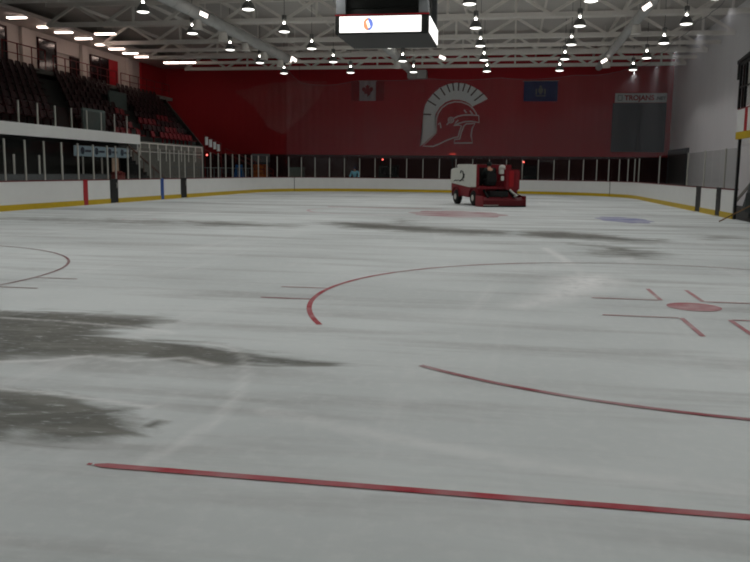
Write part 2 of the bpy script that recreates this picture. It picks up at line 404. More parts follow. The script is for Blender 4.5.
# ------------------------------------------------------------------ dasher boards
def off(path, d):
    out = []
    for i, p in enumerate(path):
        a = Vector(path[max(i-1, 0)]); b = Vector(path[min(i+1, len(path)-1)]); t = (b-a).normalized(); n = Vector((t.y, -t.x))
        out.append((p[0]+n.x*d, p[1]+n.y*d))
    return out
def run(bm, path, d0, d1, z0, z1):
    """wall-like extrusion along path; offset d>0 is towards the ice (path runs clockwise seen from above)"""
    A, Bp = off(path, d0), off(path, d1); prev = None; first = None
    for a, b in zip(A, Bp):
        cur = [bm.verts.new((*a, z0)), bm.verts.new((*b, z0)), bm.verts.new((*b, z1)), bm.verts.new((*a, z1))]
        if prev:
            for k in range(4): bm.faces.new((prev[k], prev[(k+1) % 4], cur[(k+1) % 4], cur[k]))
        else: first = cur
        prev = cur
    bm.faces.new(first); bm.faces.new(prev); return bm
H, KICK = 1.07, .21
def resample(path, step):
    out = [Vector(path[0])]; acc = 0; L = [Vector(p) for p in path]
    tot = sum((b-a).length for a, b in zip(L, L[1:])); n = max(1, round(tot/step)); st = tot/n
    d = 0; i = 0; seglen = (L[1]-L[0]).length; base = 0
    for k in range(1, n):
        t = k*st
        while t > base+(L[i+1]-L[i]).length and i < len(L)-2: base += (L[i+1]-L[i]).length; i += 1
        out.append(L[i]+(L[i+1]-L[i]).normalized()*(t-base))
    out.append(L[-1]); return out
POSTME = {}
def boards(label, path, gz=2.58, step=1.22, postskip=1, glass=True, inner=True):
    t = thing('dasher_board', label, 'rink boards', (path[0][0], path[0][1], 0))
    o0 = Vector((path[0][0], path[0][1], 0))
    loc = [(p[0]-o0.x, p[1]-o0.y) for p in path]
    obj('facing', run(B(), loc, 0, -.12, KICK, H-.03), WHITE, t)
    obj('kick_plate', run(B(), loc, .02, -.12, -.05, KICK), YELLOW, t)
    obj('cap_rail', run(B(), loc, .015, -.16, H-.03, H+.01), CAPRED, t)
    if glass:
        pts = resample(off(loc, -.08), step)
        for i, p in enumerate(pts):
            if i % postskip == 0:
                if gz not in POSTME:
                    q = obj('glass_post', box(B(), -.022, .022, -.03, .03, H, gz), ALU, t); POSTME[gz] = q.data
                else: q = link('glass_post', POSTME[gz], ALU, t)
                q.location = (p.x, p.y, 0)
                if i+1 < len(pts): d = pts[i+1]-p
                q.rotation_euler = (0, 0, math.atan2(d.y, d.x))
        for a, b in zip(pts, pts[1:]):
            d = b-a; L = d.length
            g = obj('glass_pane', box(B(), .035, L-.035, -.006, .006, H+.012, gz-.02), GLASS, t)
            g.location = (a.x, a.y, 0); g.rotation_euler = (0, 0, math.atan2(d.y, d.x))
    return t
LA = boards('white rink boards on the left, nearest stretch, carrying the red centre stripe', [(LX, 10), (LX, 23.45)])
LB = boards('white rink boards on the left between the two black bench gates, with the blue stripe', [(LX, 24.2), (LX, 31.2)])
LC = boards('white rink boards on the left from the farther black gate to the corner', [(LX, 32.0), (LX, FY-RC)])
lc = boards('curved white rink boards in the far left corner', arc(LX+RC, FY-RC, RC, 180, 90, 20))
fb = boards('straight white rink boards under the helmet wall at the far end', [(LX+RC, FY), (RX-RC, FY)])
rc = boards('curved white rink boards in the far right corner beyond the resurfacer', arc(RX-RC, FY-RC, RC, 90, 0, 20))
RA = boards('white rink boards on the right from the corner to the farther black gate', [(RX, FY-RC), (RX, 26.6)], 2.58, 2.44, 3)
RB = boards('short white rink boards on the right between the two black gates', [(RX, 25.7), (RX, 23.1)], 2.58, 1.3, 3)
RD = boards('last short piece of white boards beside the open right gateway', [(RX, 22.4), (RX, 20.65)], 2.58, 2.3, 5)
def stripe(parent, name, y, w, m):
    p = parent.location
    obj(name, box(B(), LX-p.x-.001, LX-p.x+.026, y-w/2-p.y, y+w/2-p.y, .0, H+.012), m, parent)
stripe(LA, 'red_stripe', 21.35, .33, RED); stripe(LB, 'blue_stripe', 28.85, .33, BLUE)
def seam(board, cx, deg):
    q = obj('panel_seam', box(B(), -.012, .012, -.03, .03, .02, H), BLACK, board); p = board.location
    q.location = (cx+(RC-.005)*math.cos(R(deg))-p.x, FY-RC+(RC-.005)*math.sin(R(deg))-p.y, 0); q.rotation_euler = (0, 0, R(deg-90))
seam(lc, LX+RC, 144); seam(rc, RX-RC, 30.5)
def gate(label, x, y0, y1, s):
    t = thing('bench_gate', label, 'gate', (x, y0, 0)); L = y1-y0
    obj('gate_panel', box(B(), -.1 if s > 0 else -.01, .01 if s > 0 else .1, .02, L-.02, .03, H), BLACK, t)
    obj('cap_rail', box(B(), -.14 if s > 0 else -.02, .02 if s > 0 else .14, .02, L-.02, H, H+.03), BLACK, t)
    obj('glass_pane', box(B(), -s*.08-.006, -s*.08+.006, .03, L-.03, H+.05, 2.56), GLASS, t)
    hb = B(); tube(hb, [(s*.012, L*.75, .7), (s*.05, L*.75, .7), (s*.05, L*.75, .9), (s*.012, L*.75, .9)], .012, 6); obj('handle', hb, ALU, t)
gate('black bench gate in the left boards, the one beside the red stripe', LX, 23.45, 24.2, 1)
gate('black bench gate in the left boards, the one beyond the blue stripe', LX, 31.2, 32.0, 1)
gate('black gate in the right boards, the one farther from the open gateway', RX, 25.7, 26.6, -1)
gate('black gate in the right boards, the one nearer the open gateway', RX, 22.4, 23.1, -1)

# raised gate on the right
t = thing('raised_rink_gate', 'rink gate lifted on a black post, white panel with yellow foot and red stripe', 'gate', (RX, 20.5, 0))
obj('post', box(B(), 0, .08, -.07, .07, -.05, 5.75), BLACK, t)
obj('post', box(B(), 0, .14, -4.2, -4.06, -.05, 5.75), BLACK, t)
obj('facing', box(B(), -.1, -.005, -4.1, .0, 3.08, 3.86), WHITE, t)
obj('kick_plate', box(B(), -.12, -.005, -4.1, .0, 2.84, 3.08), YELLOW, t)
obj('red_stripe', box(B(), -.115, -.0, -1.25, -.95, 3.08, 3.865), RED, t)
obj('red_stripe', box(B(), -.11, .0, -4.08, .0, 3.865, 3.9), CAPRED, t)
fr = B()
for y in (.08, -.62, -1.95, -4.06): box(fr, -.1, -.02, y-.05, y+.05, 3.9, 5.5)
box(fr, -.1, -.02, -4.1, .12, 5.42, 5.52); box(fr, -.09, -.03, -4.1, .12, 4.62, 4.67)
obj('glass_frame', fr, BLACK, t)
obj('glass_pane', box(B(), -.065, -.055, -4.0, .03, 3.95, 5.45), GLASS, t)
hb = B(); bar(hb, (-.04, .45, 5.55), (-.04, -4.2, 5.95), .16, .12); bar(hb, (-.04, .42, 5.6), (-.04, .42, 4.95), .1); bar(hb, (-.04, .3, 5.0), (-.04, .45, 5.0), .1)
obj('lift_beam', hb, BLACK, t)

# what stands in the open gateway
t = thing('covered_cart', 'dark covered cart standing in the open gateway below the lifted gate', 'cart', (13.6, 18.45, -.06))
obj('tarp', box(B(), -1.0, 1.0, -1.5, 1.55, .22, 1.16, .14), mat('dark_tarp', (40, 46, 46), .8, bump=.4, scale=3), t)
obj('chassis', box(B(), -.9, .9, -1.35, 1.35, .14, .22), BLACK, t)
for x in (-.75, .75):
    for y in (-1.1, 1.1): obj('wheel', lathe(B(), [(.03, -.05), (.14, -.05), (.15, 0), (.14, .05), (.03, .05)], 14, (x, y, .15), 'X'), RUBBERVOID, t)
t = tag(obj('wooden_pole', tube(B(), [(11.45, 18.5, .02), (12.57, 17.5, .86)], .022, 8), mat('brown_wood', (118, 92, 62), .7)), 'brown wooden pole leaning from the ice against the dark covered cart', 'pole')

# leaning boards behind the right glass
t = tag(obj('leaning_board', bar(B(), (15.2, 28.3, -.05), (15.9, 28.3, 2.95), .9, .06), MIDGREY), 'tall grey board leaning at a slant behind the right glass, against the white wall', 'board')
tag(obj('leaning_board', bar(B(), (14.6, 29.8, -.05), (16.3, 29.9, 2.3), .3, .05), CONC), 'narrow pale board leaning more slanted than the tall grey one behind the right glass', 'board')
o = thing('roller_door', 'grey low roller door in the white right wall near the far corner', 'door', (16.7, 53.2, -.06))
obj('door_panel', box(B(), -.05, .04, -3.4, 3.4, 0, 3.4), mat('door_grey', (92, 92, 92), .6), o)
obj('door_frame', box(box(box(B(), -.1, .04, -3.55, -3.4, 0, 3.5), -.1, .04, 3.4, 3.55, 0, 3.5), -.1, .04, -3.55, 3.55, 3.4, 3.55), DARKGREY, o)

# ------------------------------------------------------------------ safety netting
path = [(-13.45+.6*i, 52.25) for i in range(0, 30)] + arc(4.3, 43.75, 8.5, 87, 0, 22) + [(12.8, 43-.7*i) for i in range(0, 46)]
bm = B(); prev = None; s = 0; sup = 0; last = None; tops = []
for i, p in enumerate(path):
    if last: s += math.hypot(p[0]-last[0], p[1]-last[1])
    last = p
    ph = (s % 5.55)/5.55; sag = .16*4*ph*(1-ph)
    if i < 12: sag += .32*math.sin(math.pi*i/11)
    ztop = 8.72-sag + (.9*(1-i/1.5) if i < 1.5 else 0)
    w = .05*math.sin(s*2.1)+.03*math.sin(s*5.3)
    cur = [bm.verts.new((p[0]+w*.7, p[1]+w*.7, z)) for z in (2.62, 4.2, 5.8, 7.3, ztop)]
    tops.append((p[0]+w*.7, p[1]+w*.7, ztop))
    if prev:
        for k in range(4): bm.faces.new((prev[k], prev[k+1], cur[k+1], cur[k]))
    prev = cur
net = tag(obj('safety_net', bm, NET, None, True), 'pale see-through safety netting hung above the far and right boards', 'netting')
obj('net_cable', tube(B(), tops, .014, 5), mat('net_cable', (120, 120, 124), .5), net)

def haze_patch():
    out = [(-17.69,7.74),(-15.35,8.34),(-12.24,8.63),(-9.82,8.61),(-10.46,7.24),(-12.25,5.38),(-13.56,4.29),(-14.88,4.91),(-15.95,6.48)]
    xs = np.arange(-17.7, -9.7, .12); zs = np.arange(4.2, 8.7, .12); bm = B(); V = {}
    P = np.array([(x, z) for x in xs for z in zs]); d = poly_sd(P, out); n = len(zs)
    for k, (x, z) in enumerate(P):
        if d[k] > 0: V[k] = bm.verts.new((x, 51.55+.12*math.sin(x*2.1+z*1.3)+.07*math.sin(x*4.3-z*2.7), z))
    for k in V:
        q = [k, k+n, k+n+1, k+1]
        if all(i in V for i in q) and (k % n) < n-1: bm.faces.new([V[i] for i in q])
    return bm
g = tag(obj('haze_sheet', haze_patch(), sheet('haze_sheet_film', (1, 1, 1), .10, (225, 228, 226)), None, True), 'pale blurred haze patch added as a sheer sheet at the left end of the safety net', 'netting')  # added sheer sheet standing in for a pale blurred haze
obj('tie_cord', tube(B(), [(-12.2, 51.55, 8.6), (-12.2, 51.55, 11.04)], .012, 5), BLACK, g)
# ------------------------------------------------------------------ far wall: helmet emblem, flags, sign, panel
FWY = 56.995
def wallpt(u, v, d):
    """u, v in the emblem drawing (632 x 562) -> point on the far wall"""
    return (-4.18+7.38*u/632+.11*v/562, FWY-d, 9.53-.06*u/632-6.55*v/562)
emb = thing('helmet_emblem', 'large silver and red plumed helmet emblem painted on the far red wall', 'wall emblem', (0, 0, 0))
PL_O = [(72,500),(86,448),(94,380),(94,300),(97,255),(107,212),(128,172),(165,128),(212,88),(268,63),(330,53),(390,58),(440,76),(490,105),(525,135),(550,163)]
PL_I = [(505,188),(460,208),(443,219),(425,198),(390,180),(350,170),(300,170),(252,188),(212,223),(184,268),(173,310),(175,360),(190,395),(140,440),(100,480)]
obj('plume', prism(B(), PL_O+PL_I, wallpt, .0, .02), SILVER, emb)
def strokes(name, lines, w, m, d=.03):
    bm = B()
    for pl in lines:
        P = [Vector(p) for p in pl]; closed = P[0] == P[-1]; n = len(P); L = []
        for i, p in enumerate(P):
            a = P[i-1] if i else (P[-2] if closed else P[0]); b = P[i+1] if i < n-1 else (P[1] if closed else P[-1])
            dd = (b-a).normalized(); nn = Vector((-dd.y, dd.x))*w/2; L.append((p+nn, p-nn))
        for (a0, a1), (b0, b1) in zip(L, L[1:]):
            q = [a0, a1, b1, b0]; f = [bm.verts.new(wallpt(x.x, x.y, d)) for x in q]; g = [bm.verts.new(wallpt(x.x, x.y, .0)) for x in q]
            bm.faces.new(f)
            for k in range(4): bm.faces.new((f[k], f[(k+1) % 4], g[(k+1) % 4], g[k]))
    return obj(name, bm, m, emb)
strokes('plume_slits', [[(96,273),(150,275)],[(126,176),(186,211)],[(167,127),(212,168)],[(216,88),(250,140)],[(262,63),(284,118)],[(303,53),(311,108)],[(346,52),(343,108)],[(390,56),(374,112)],[(430,70),(408,122)],[(474,93),(430,142)],[(519,127),(455,177)]], 9, MAROON, .028)
strokes('helmet_lines', [
 [(190,392),(186,345),(190,300),(203,262),(228,226),(268,198),(318,184),(368,187),(418,206),(448,232),(466,258),(476,278)],
 [(312,300),(340,286),(380,277),(430,275),(488,280),(491,328),(440,320),(392,322),(350,334),(316,348),(330,325),(345,312)],
 [(190,400),(140,450),(92,498),(165,499),(212,480),(262,455),(318,434),(345,430),(352,400),(368,352),(345,346),(312,350)],
 [(400,338),(462,334),(442,372),(436,420),(446,470),(315,474),(320,448),(356,444),(366,400),(385,352),(400,338)],
 [(282,325),(262,346)], [(200,345),(214,330),(222,370)], [(385,240),(402,262)], [(425,245),(445,270)]], 9, SILVERLINE)
strokes('ear_boss', [[(292+r*math.cos(a*math.pi/10), 312+r*math.sin(a*math.pi/10)) for a in range(21)] for r in (19, 8)], 7, SILVERLINE)

def flag(name, label, x0, x1, z0, z1, m):
    t = thing(name, label, 'flag', (x0, 56.93, z0)); w, h = x1-x0, z1-z0
    bm = B(); n = 12
    for i in range(n): 
        xa, xb = w*i/n, w*(i+1)/n; ya, yb = .025*math.sin(i*1.3), .025*math.sin((i+1)*1.3)
        bm.faces.new([bm.verts.new(v) for v in ((xa, ya, 0), (xb, yb, 0), (xb, yb, h), (xa, ya, h))])
    bmesh.ops.remove_doubles(bm, verts=bm.verts, dist=.001)
    c = obj('cloth', bm, m, t); sm = c.modifiers.new('thickness', 'SOLIDIFY'); sm.thickness = .01
    obj('hanging_rod', tube(B(), [(-.1, 0, h+.02), (w+.1, 0, h+.02)], .02, 6), ALU, t); return t, w, h
FLAGW = mat('flag_white', (176, 160, 164), .8); FLAGR = mat('flag_red', (140, 24, 34), .8); FLAGB = mat('flag_blue', (34, 52, 104), .8)
t, w, h = flag('red_maple_leaf_flag', 'pale flag with red maple leaf hanging left of the helmet emblem', -8.45, -7.05, 7.45, 9.05, FLAGW)
leaf = [(0,-1),(.05,-.45),(.5,-.55),(.42,-.35),(.95,.1),(.82,.2),(.9,.5),(.6,.45),(.55,.58),(.28,.3),(.36,.82),(.2,.75),(0,1)]
leaf = leaf + [(-x, y) for x, y in leaf[-2:0:-1]]
obj('maple_leaf', prism(B(), [(w/2+x*.5, h/2+.02+y*.52) for x, y in leaf], lambda u, v, d: (u, d, v), -.045, -.06), FLAGR, t)
obj('red_band', box(B(), -.7, -.005, -.01, .01, 0, h), FLAGR, t); obj('red_band', box(B(), w+.005, w+.7, -.01, .01, 0, h), FLAGR, t)
t, w, h = flag('blue_flag', 'dark blue flag with a pale crest hanging right of the helmet emblem', 5.15, 7.85, 7.35, 8.95, FLAGB)
CREST = mat('crest_pale', (120, 122, 118), .8)
bm = B(); prism(bm, [(w/2+x, h/2+y) for x, y in ((-.18,.25),(.18,.25),(.18,-.05),(0,-.28),(-.18,-.05))], lambda u, v, d: (u, d, v), -.03, -.045)
for s in (-1, 1): box(bm, w/2+s*.34-.06, w/2+s*.34+.06, -.045, -.03, h/2-.25, h/2+.2)
box(bm, w/2-.4, w/2+.4, -.045, -.03, h/2-.4, h/2-.32); lathe(bm, [(.1, -.045), (.1, -.03)], 10, (w/2, 0, h/2+.36), 'Y'); obj('crest', bm, CREST, t)

t = thing('team_sign', 'long white sign with red capital letters above the dark grey wall panel', 'sign', (12.35, 56.9, 7.24))
obj('sign_board', box(B(), 0, 3.95, 0, .08, 0, .72, .01), SIGNWHITE, t)
text('red_lettering', 'TROJANS', .54, RED, (.72, -.005, .18), (R(90), 0, 0), t)
text('grey_lettering', '.NET', .36, MIDGREY, (3.12, -.005, .2), (R(90), 0, 0), t)
bm = B(); box(bm, .2, .56, -.012, 0, .14, .58); obj('sign_emblem', bm, MIDGREY, t)
o = B(); box(o, .25, .51, -.02, -.012, .19, .53); obj('sign_emblem_center', o, SIGNWHITE, t)
t = thing('wall_panel', 'big dark grey panel on the far wall under the red lettered sign', 'panel', (12.2, 56.9, 3.35))
obj('panel', box(B(), 0, 4.1, 0, .1, 0, 3.85), DARKGREY, t)
obj('panel_seam', box(B(), 2.03, 2.06, -.006, 0, 0, 3.85), MIDGREY, t)

# ------------------------------------------------------------------ roof trusses, purlins, ducts
TR = [(20.2, 'above the scoreboard'), (26.6, 'just beyond the scoreboard'), (33.0, 'second beyond the scoreboard'), (39.4, 'third beyond the scoreboard'), (45.9, 'second from the far wall'), (52.4, 'nearest the far wall')]
X0, X1, NP = -22.0, 16.7, 22
PW = (X1-X0)/NP
def make_truss():
    t = thing('roof_truss', '', 'truss', (0, 0, 0), 0, 'roof trusses')
    obj('bottom_chord', box(B(), X0, X1, -.12, .12, 9.5, 9.74), STEEL, t)
    obj('top_chord', box(B(), X0, X1, -.12, .12, 10.62, 10.85), STEEL, t)
    d = bar(B(), (0, 0, 9.65), (PW, 0, 10.7), .15); u = bar(B(), (0, 0, 10.7), (PW, 0, 9.65), .15); v = box(B(), -.06, .06, -.06, .06, 9.7, 10.66)
    first = {}
    for k in range(NP):
        key = 'd' if k % 2 == 0 else 'u'
        if key not in first:
            q = obj('diagonal_brace', d if key == 'd' else u, STEEL, t); first[key] = q.data
        else: q = link('diagonal_brace', first[key], STEEL, t)
        q.location = (X0+k*PW, 0, 0)
        if k % 2 == 0 and k:
            if 'v' not in first: q = obj('vertical_strut', v, STEEL, t); first['v'] = q.data
            else: q = link('vertical_strut', first['v'], STEEL, t)
            q.location = (X0+(k+1)*PW, 0, 0)
    return t
tr0 = make_truss()
for i, (y, w) in enumerate(TR):
    q = tr0 if i == 0 else dup(tr0)
    q.location = (0, y, 0); q['label'] = 'pale steel roof truss spanning the hall, the one %s' % w
for i, (y, w) in enumerate(((48.9, 'farther'), (42.6, 'nearer'))):
    tag(obj('roof_beam', box(B(), X0, X1, y-.1, y+.1, 9.5, 9.72), STEEL), 'plain steel beam between the far roof trusses, the %s of two' % w, 'beam', 'plain roof beams')
pl = None
PN = ['first', 'second', 'third', 'fourth', 'fifth', 'sixth', 'seventh', 'eighth', 'ninth']
for i in range(9):
    x = -21+i*4.5
    q = obj('roof_purlin', box(B(), -.06, .06, 14, 56.9, 10.86, 11.04), STEEL) if pl is None else link('roof_purlin', pl, STEEL)
    pl = q.data; q.location = (x, 0, 0)
    tag(q, 'steel purlin running the length of the roof, %s from the left' % PN[i], 'purlin', 'roof purlins')

def duct(label, x, y0, y1, r, z, boots):
    t = thing('air_duct', label, 'duct', (x, y0, z)); L = y1-y0
    bm = B(); prof = []
    n = int(L/1.5)
    for k in range(n): prof += [(r, L*k/n), (r, L*(k+.93)/n), (r+.025, L*(k+.95)/n), (r+.025, L*(k+.98)/n)]
    prof += [(r, L)]
    obj('pipe', lathe(bm, prof, 18, (0, 0, 0), 'Y'), GALV, t, False)
    for yb in boots: obj('outlet', lathe(B(), [(.12, -r-.45), (.26, -r-.45), (.2, -r-.05), (.12, -r+.02)], 12, (0, yb-y0, 0)), STEEL, t)
    for k in range(1, 7): obj('hanger', tube(B(), [(0, L*k/7, r), (0, L*k/7, 11.04-z)], .015, 5), STEEL, t)
    return t
duct('long round grey duct under the roof left of the scoreboard', -10.9, 22, 43.5, .30, 9.1, (28, 31.5, 35, 38.5, 42))
t = duct('round grey duct behind the scoreboard ending in a square box', -3.38, 26, 53.6, .30, 9.18, (32, 44))
obj('end_box', box(B(), -.55, .95, 27.3, 28.2, -.32, .32, .03), GALV, t)
duct('long round grey duct under the roof at right of the picture', 10.4, 19, 51, .22, 9.25, (33, 46))

# ------------------------------------------------------------------ lamps
LCOL = (-12.0, -7.1, -2.6, 2.5, 7.4, 12.2)
LROW = [-8.85+5.55*k for k in range(11)]  # first row is out of view, added to brighten the near ice
spot = bpy.data.lights.new('lamp_light', 'SPOT'); spot.energy = 200; spot.spot_size = R(142); spot.spot_blend = .35; spot.shadow_soft_size = .22; spot.color = (1, .985, .965)
def make_lamp():
    t = thing('high_bay_lamp', '', 'lamp', (0, 0, 8.5), 0, 'high bay lamps')
    obj('reflector', lathe(B(), [(.30, .0), (.305, .03), (.26, .16), (.17, .30), (.10, .36), (.10, .365), (.15, .29), (.24, .15), (.28, .02), (.28, .0)], 20), LAMPSHELL, t, True)
    obj('lens', lathe(B(), [(.02, -.045), (.16, -.035), (.27, .0), (.272, .02), (.02, .02)], 20), LENS, t, True)
    obj('neck', lathe(B(), [(.03, .36), (.05, .38), (.055, .42), (.045, .46), (.02, .47)], 12), NECK, t, True)
    bm = lathe(B(), [(.03, .50), (.12, .57), (.12, .80), (.04, .82)], 12); obj('ballast', bm, LAMPSHELL, t)
    obj('cord', tube(B(), [(0, 0, .8), (0, 0, 2.53)], .012, 5), BLACK, t)
    l = bpy.data.objects.new('lamp_light', spot); COL.objects.link(l); l.parent = t; l.location = (0, 0, -.06)
    return t
lp = make_lamp(); first = True
CN = ['leftmost', 'second from left', 'third from left', 'third from right', 'second from right', 'rightmost']
RN = ['unseen row added to light the near ice', 'row over the near goal line', 'row over the near faceoff spots', 'first row over the near end', 'second row over the near end', 'row before the scoreboard', 'row just beyond the scoreboard', 'second row beyond the scoreboard', 'third row beyond the scoreboard', 'fourth row beyond the scoreboard', 'row nearest the far wall']
for r, y in enumerate(LROW):
    for c, x in enumerate(LCOL):
        lab = 'round hanging lamp, %s, %s' % (CN[c], RN[r])
        q = lp if first else dup(lp, label=lab)
        q['label'] = lab; q.location = (x, y, 8.5); first = False

def strip(label, x0, x1, y, z, group, tubes=2, top=10.0):
    t = thing('strip_light', label, 'light', (x0, y, z), 0, group); L = x1-x0
    obj('housing', box(B(), 0, L, -.16, .16, .05, .12), SIGNWHITE, t)
    for k in range(tubes):
        yy = -.09+.18*k if tubes > 1 else 0
        obj('tube', tube(B(), [(.03, yy, .01), (L-.03, yy, .01)], .035, 8), TUBE, t)
    if top > z+.15: obj('hanger', tube(tube(B(), [(.2, 0, .12), (.2, 0, top-z)], .012, 5), [(L-.2, 0, .12), (L-.2, 0, top-z)], .012, 5), STEEL, t)
    return t
for i, y in enumerate((33.3, 36.3, 38.2, 40.6, 43.2, 45.1, 47.2, 49.1)):
    strip('strip light under the concourse soffit on the left, %s from the near end' % PN[i], -24.7, -23.5, y, 10.13, 'concourse strip lights', 2, 10.25)
strip('long pale strip light hung from the trusses above the stands, nearer', -21.9, -20.5, 38.1, 9.97, 'hung strip lights', 2, 11.04)
strip('long strip light hung from the trusses above the end of the stands, inner half', -20.15, -18.95, 47.2, 9.40, 'hung strip lights', 2, 11.04)
strip('long strip light hung from the trusses above the end of the stands, outer half', -21.45, -20.22, 47.2, 9.40, 'hung strip lights', 2, 11.04)
def flood(label, x, y, z, tilt):
    t = thing('flood_light', label, 'light', (x, y, z), 0, 'small tilted flood lights'); 
    h = obj('housing', box(B(), -.21, .21, -.1, .1, -.1, .1, .02), LAMPSHELL, t); h.rotation_euler = (0, tilt, 0)
    l = obj('lens', box(B(), -.2, .2, -.16, -.10, -.09, .09), FLOOD, t); l.rotation_euler = (R(20), tilt, 0)
    obj('bracket', tube(B(), [(0, 0, .1), (0, 0, 11.04-z)], .015, 5), STEEL, t)
flood('small bright flood light by the right duct, near end', 10.0, 27.5, 8.85, R(-35))
flood('small bright flood light by the right duct, far end', 10.05, 44.5, 8.85, R(-30))
flood('small bright flood light beside the duct behind the scoreboard', -.15, 42.1, 8.85, R(25))
flood('small bright flood light by the left duct, far end', -9.9, 42.0, 8.85, R(35))
flood('small bright flood light by the left duct, near end', -10.1, 27.0, 8.85, R(25))
t = thing('twin_head_light', 'small two headed emergency light near the far wall by the left duct', 'light', (-12.0, 47.8, 9.35))
obj('battery_box', box(B(), -.22, .22, -.1, .1, -.1, .12), STEEL, t)
for s in (-1, 1): obj('lamp_head', lathe(B(), [(.04, -.1), (.11, -.12), (.09, .0), (.04, .04)], 12, (s*.22, -.05, .2), 'Y'), FLOOD, t)
obj('bracket', tube(B(), [(0, 0, .12), (0, 0, 1.69)], .015, 5), STEEL, t)

# ------------------------------------------------------------------ scoreboard
t = thing('scoreboard', 'black four sided scoreboard hung over centre ice with lit white advertising panels', 'scoreboard', (-.36, 21.15, 6.52))
PANEL = mat('lit_panel', (250, 250, 246), .5, emit=((255, 253, 248), 1.7))
obj('lower_ring', box(B(), -1.72, 1.72, -1.72, 1.72, 0, .72, .03), mat('scoreboard_black', (36, 38, 36), .5), t)
obj('upper_body', box(B(), -1.5, 1.5, -1.5, 1.5, .72, 3.2), MATS['scoreboard_black'], t)
obj('red_edge', box(B(), -1.73, 1.73, -1.735, -1.715, .66, .70), RED, t)
def face(rz, emblem):
    e = obj('lit_panel', box(B(), -1.55, 1.45, -1.75, -1.715, .06, .62), PANEL, t); e.rotation_euler = (0, 0, rz)
    if emblem:
        a = lathe(B(), [(.18, -1.765), (.225, -1.765), (.225, -1.75), (.18, -1.75)], 24, (-.45, 0, .34), 'Y')
        lo = B()
        for k in range(24):
            a0, a1 = R(k*15), R(k*15+15)
            if 6 <= k < 18: pass
        c1, c2 = mat('ring_orange', (214, 150, 110), .5, emit=((230, 160, 120), .9)), mat('ring_blue', (110, 130, 200), .5, emit=((120, 140, 215), .9))
        a.free()
        for nm, m, k0 in (('emblem_half', c1, 90), ('emblem_half', c2, -90)):
            bm = B(); P = []
            for r in (.13, .225): P.append([(r*.8*math.cos(R(k0+180*i/14))-.48, r*math.sin(R(k0+180*i/14))+.34) for i in range(15)])
            prism(bm, P[0]+P[1][::-1], lambda u, v, d: (u, d, v), -1.75, -1.765); q = obj(nm, bm, m, e)
        obj('small_print', box(B(), -.1, .35, -1.757, -1.75, .33, .37), mat('print_grey', (200, 205, 215), .5, emit=((205, 210, 222), 1.3)), e)
    else:
        bm = B()
        for x0, z0, x1, z1 in ((-.3, .2, 0, .45), (0, .45, .1, .2), (-.25, .3, .2, .33)): bar(bm, (x0, -1.755, z0), (x1, -1.755, z1), .02, .04)
        obj('small_print', bm, mat('print_grey', (200, 205, 215), .5, emit=((205, 210, 222), 1.3)), e)
    f = obj('score_face', box(B(), -1.3, 1.3, -1.53, -1.495, .95, 3.0), mat('score_face', (26, 28, 27), .35), t); f.rotation_euler = (0, 0, rz)
    dg = B()
    for x in (-.85, .35):
        for z in (1.3, 2.1): box(dg, x, x+.5, -1.545, -1.53, z, z+.5)
    q = obj('number_window', dg, mat('number_window', (40, 40, 38), .4), f)
for k in range(4): face(R(90*k), k == 0)
for sx in (-1, 1):
    for sy in (-1, 1):
        obj('corner_post', box(B(), sx*1.52-.17, sx*1.52+.17, sy*1.52-.17, sy*1.52+.17, .73, 3.2), MIDGREY, t)
        obj('cable', tube(B(), [(sx*1.3, sy*1.3, 3.2), (sx*1.3, sy*1.3, 4.45)], .02, 6), BLACK, t)
for s in ((1.35, -1.71),):
    q = text('side_lettering', 'T\nI\nT', .42, BLACK, (1.52, -1.70, 2.2), (R(90), 0, 0), t, .004, 'CENTER')

# ------------------------------------------------------------------ left side: benches, balcony, stands
t = thing('balcony', 'white fronted balcony above the players bench on the left', 'balcony', (-15.0, 21, 0))
obj('fascia', box(B(), -.12, 0, -9, 8.9, 2.84, 3.34), WHITE, t)
obj('deck', box(B(), -1.6, -.12, -9, 8.9, 2.84, 3.0), DARKCONC, t)
obj('end_panel', box(B(), -1.6, -.12, 8.78, 8.9, 2.55, 3.34), WHITE, t)
pm = None
for k in range(9):
    y = -2.8+k*1.3
    q = obj('glass_post', box(B(), -.09, -.04, -.025, .025, 3.34, 4.22), ALU, t) if pm is None else link('glass_post', pm, ALU, t)
    pm = q.data; q.location = (0, y, 0)
    if k < 8: obj('glass_pane', box(B(), -.07, -.06, y+.04, y+1.26, 3.36, 4.2), GLASS, t)
for y in (-7, -3.5, 0, 3.5, 8.4): obj('column', box(B(), -1.5, -1.25, y-.12, y+.12, -.06, 2.84), DARKCONC, t)
struct(obj('wall_bench', box(B(), -17.6, -17.4, 8, 30.2, -.06, 2.95), DARKCONC))
t = thing('ad_banner', 'long pale blue banner with dark emblems under the left balcony', 'banner', (-14.95, 25.9, 2.10))
obj('cloth', box(B(), -.02, .01, -2.6, 2.6, 0, .48), mat('pale_blue_banner', (150, 168, 178), .7), t)
NAVY = mat('navy_print', (52, 62, 76), .7)
for k in range(4):
    y = -1.9+k*1.25
    obj('emblem', lathe(B(), [(.09, .012), (.17, .012), (.17, .02), (.09, .02)], 14, (0, y, .26), 'X'), NAVY, t)
    obj('print_line', box(B(), .01, .018, y+.22, y+.75, .2, .3), NAVY, t)
obj('hanger', tube(tube(B(), [(0, -2.4, .47), (0, -2.4, .75)], .012, 5), [(0, 2.4, .47), (0, 2.4, .75)], .012, 5), BLACK, t)
t = thing('players_bench', 'long dark players bench behind the left glass under the balcony', 'bench', (-14.6, 20.5, -.06))
obj('seat', box(B(), -.2, .2, -4.5, 4.5, .42, .5, .015), DARKGREY, t)
for y in (-4.2, -1.4, 1.4, 4.2): obj('leg', box(B(), -.16, .16, y-.05, y+.05, 0, .42), BLACK, t)
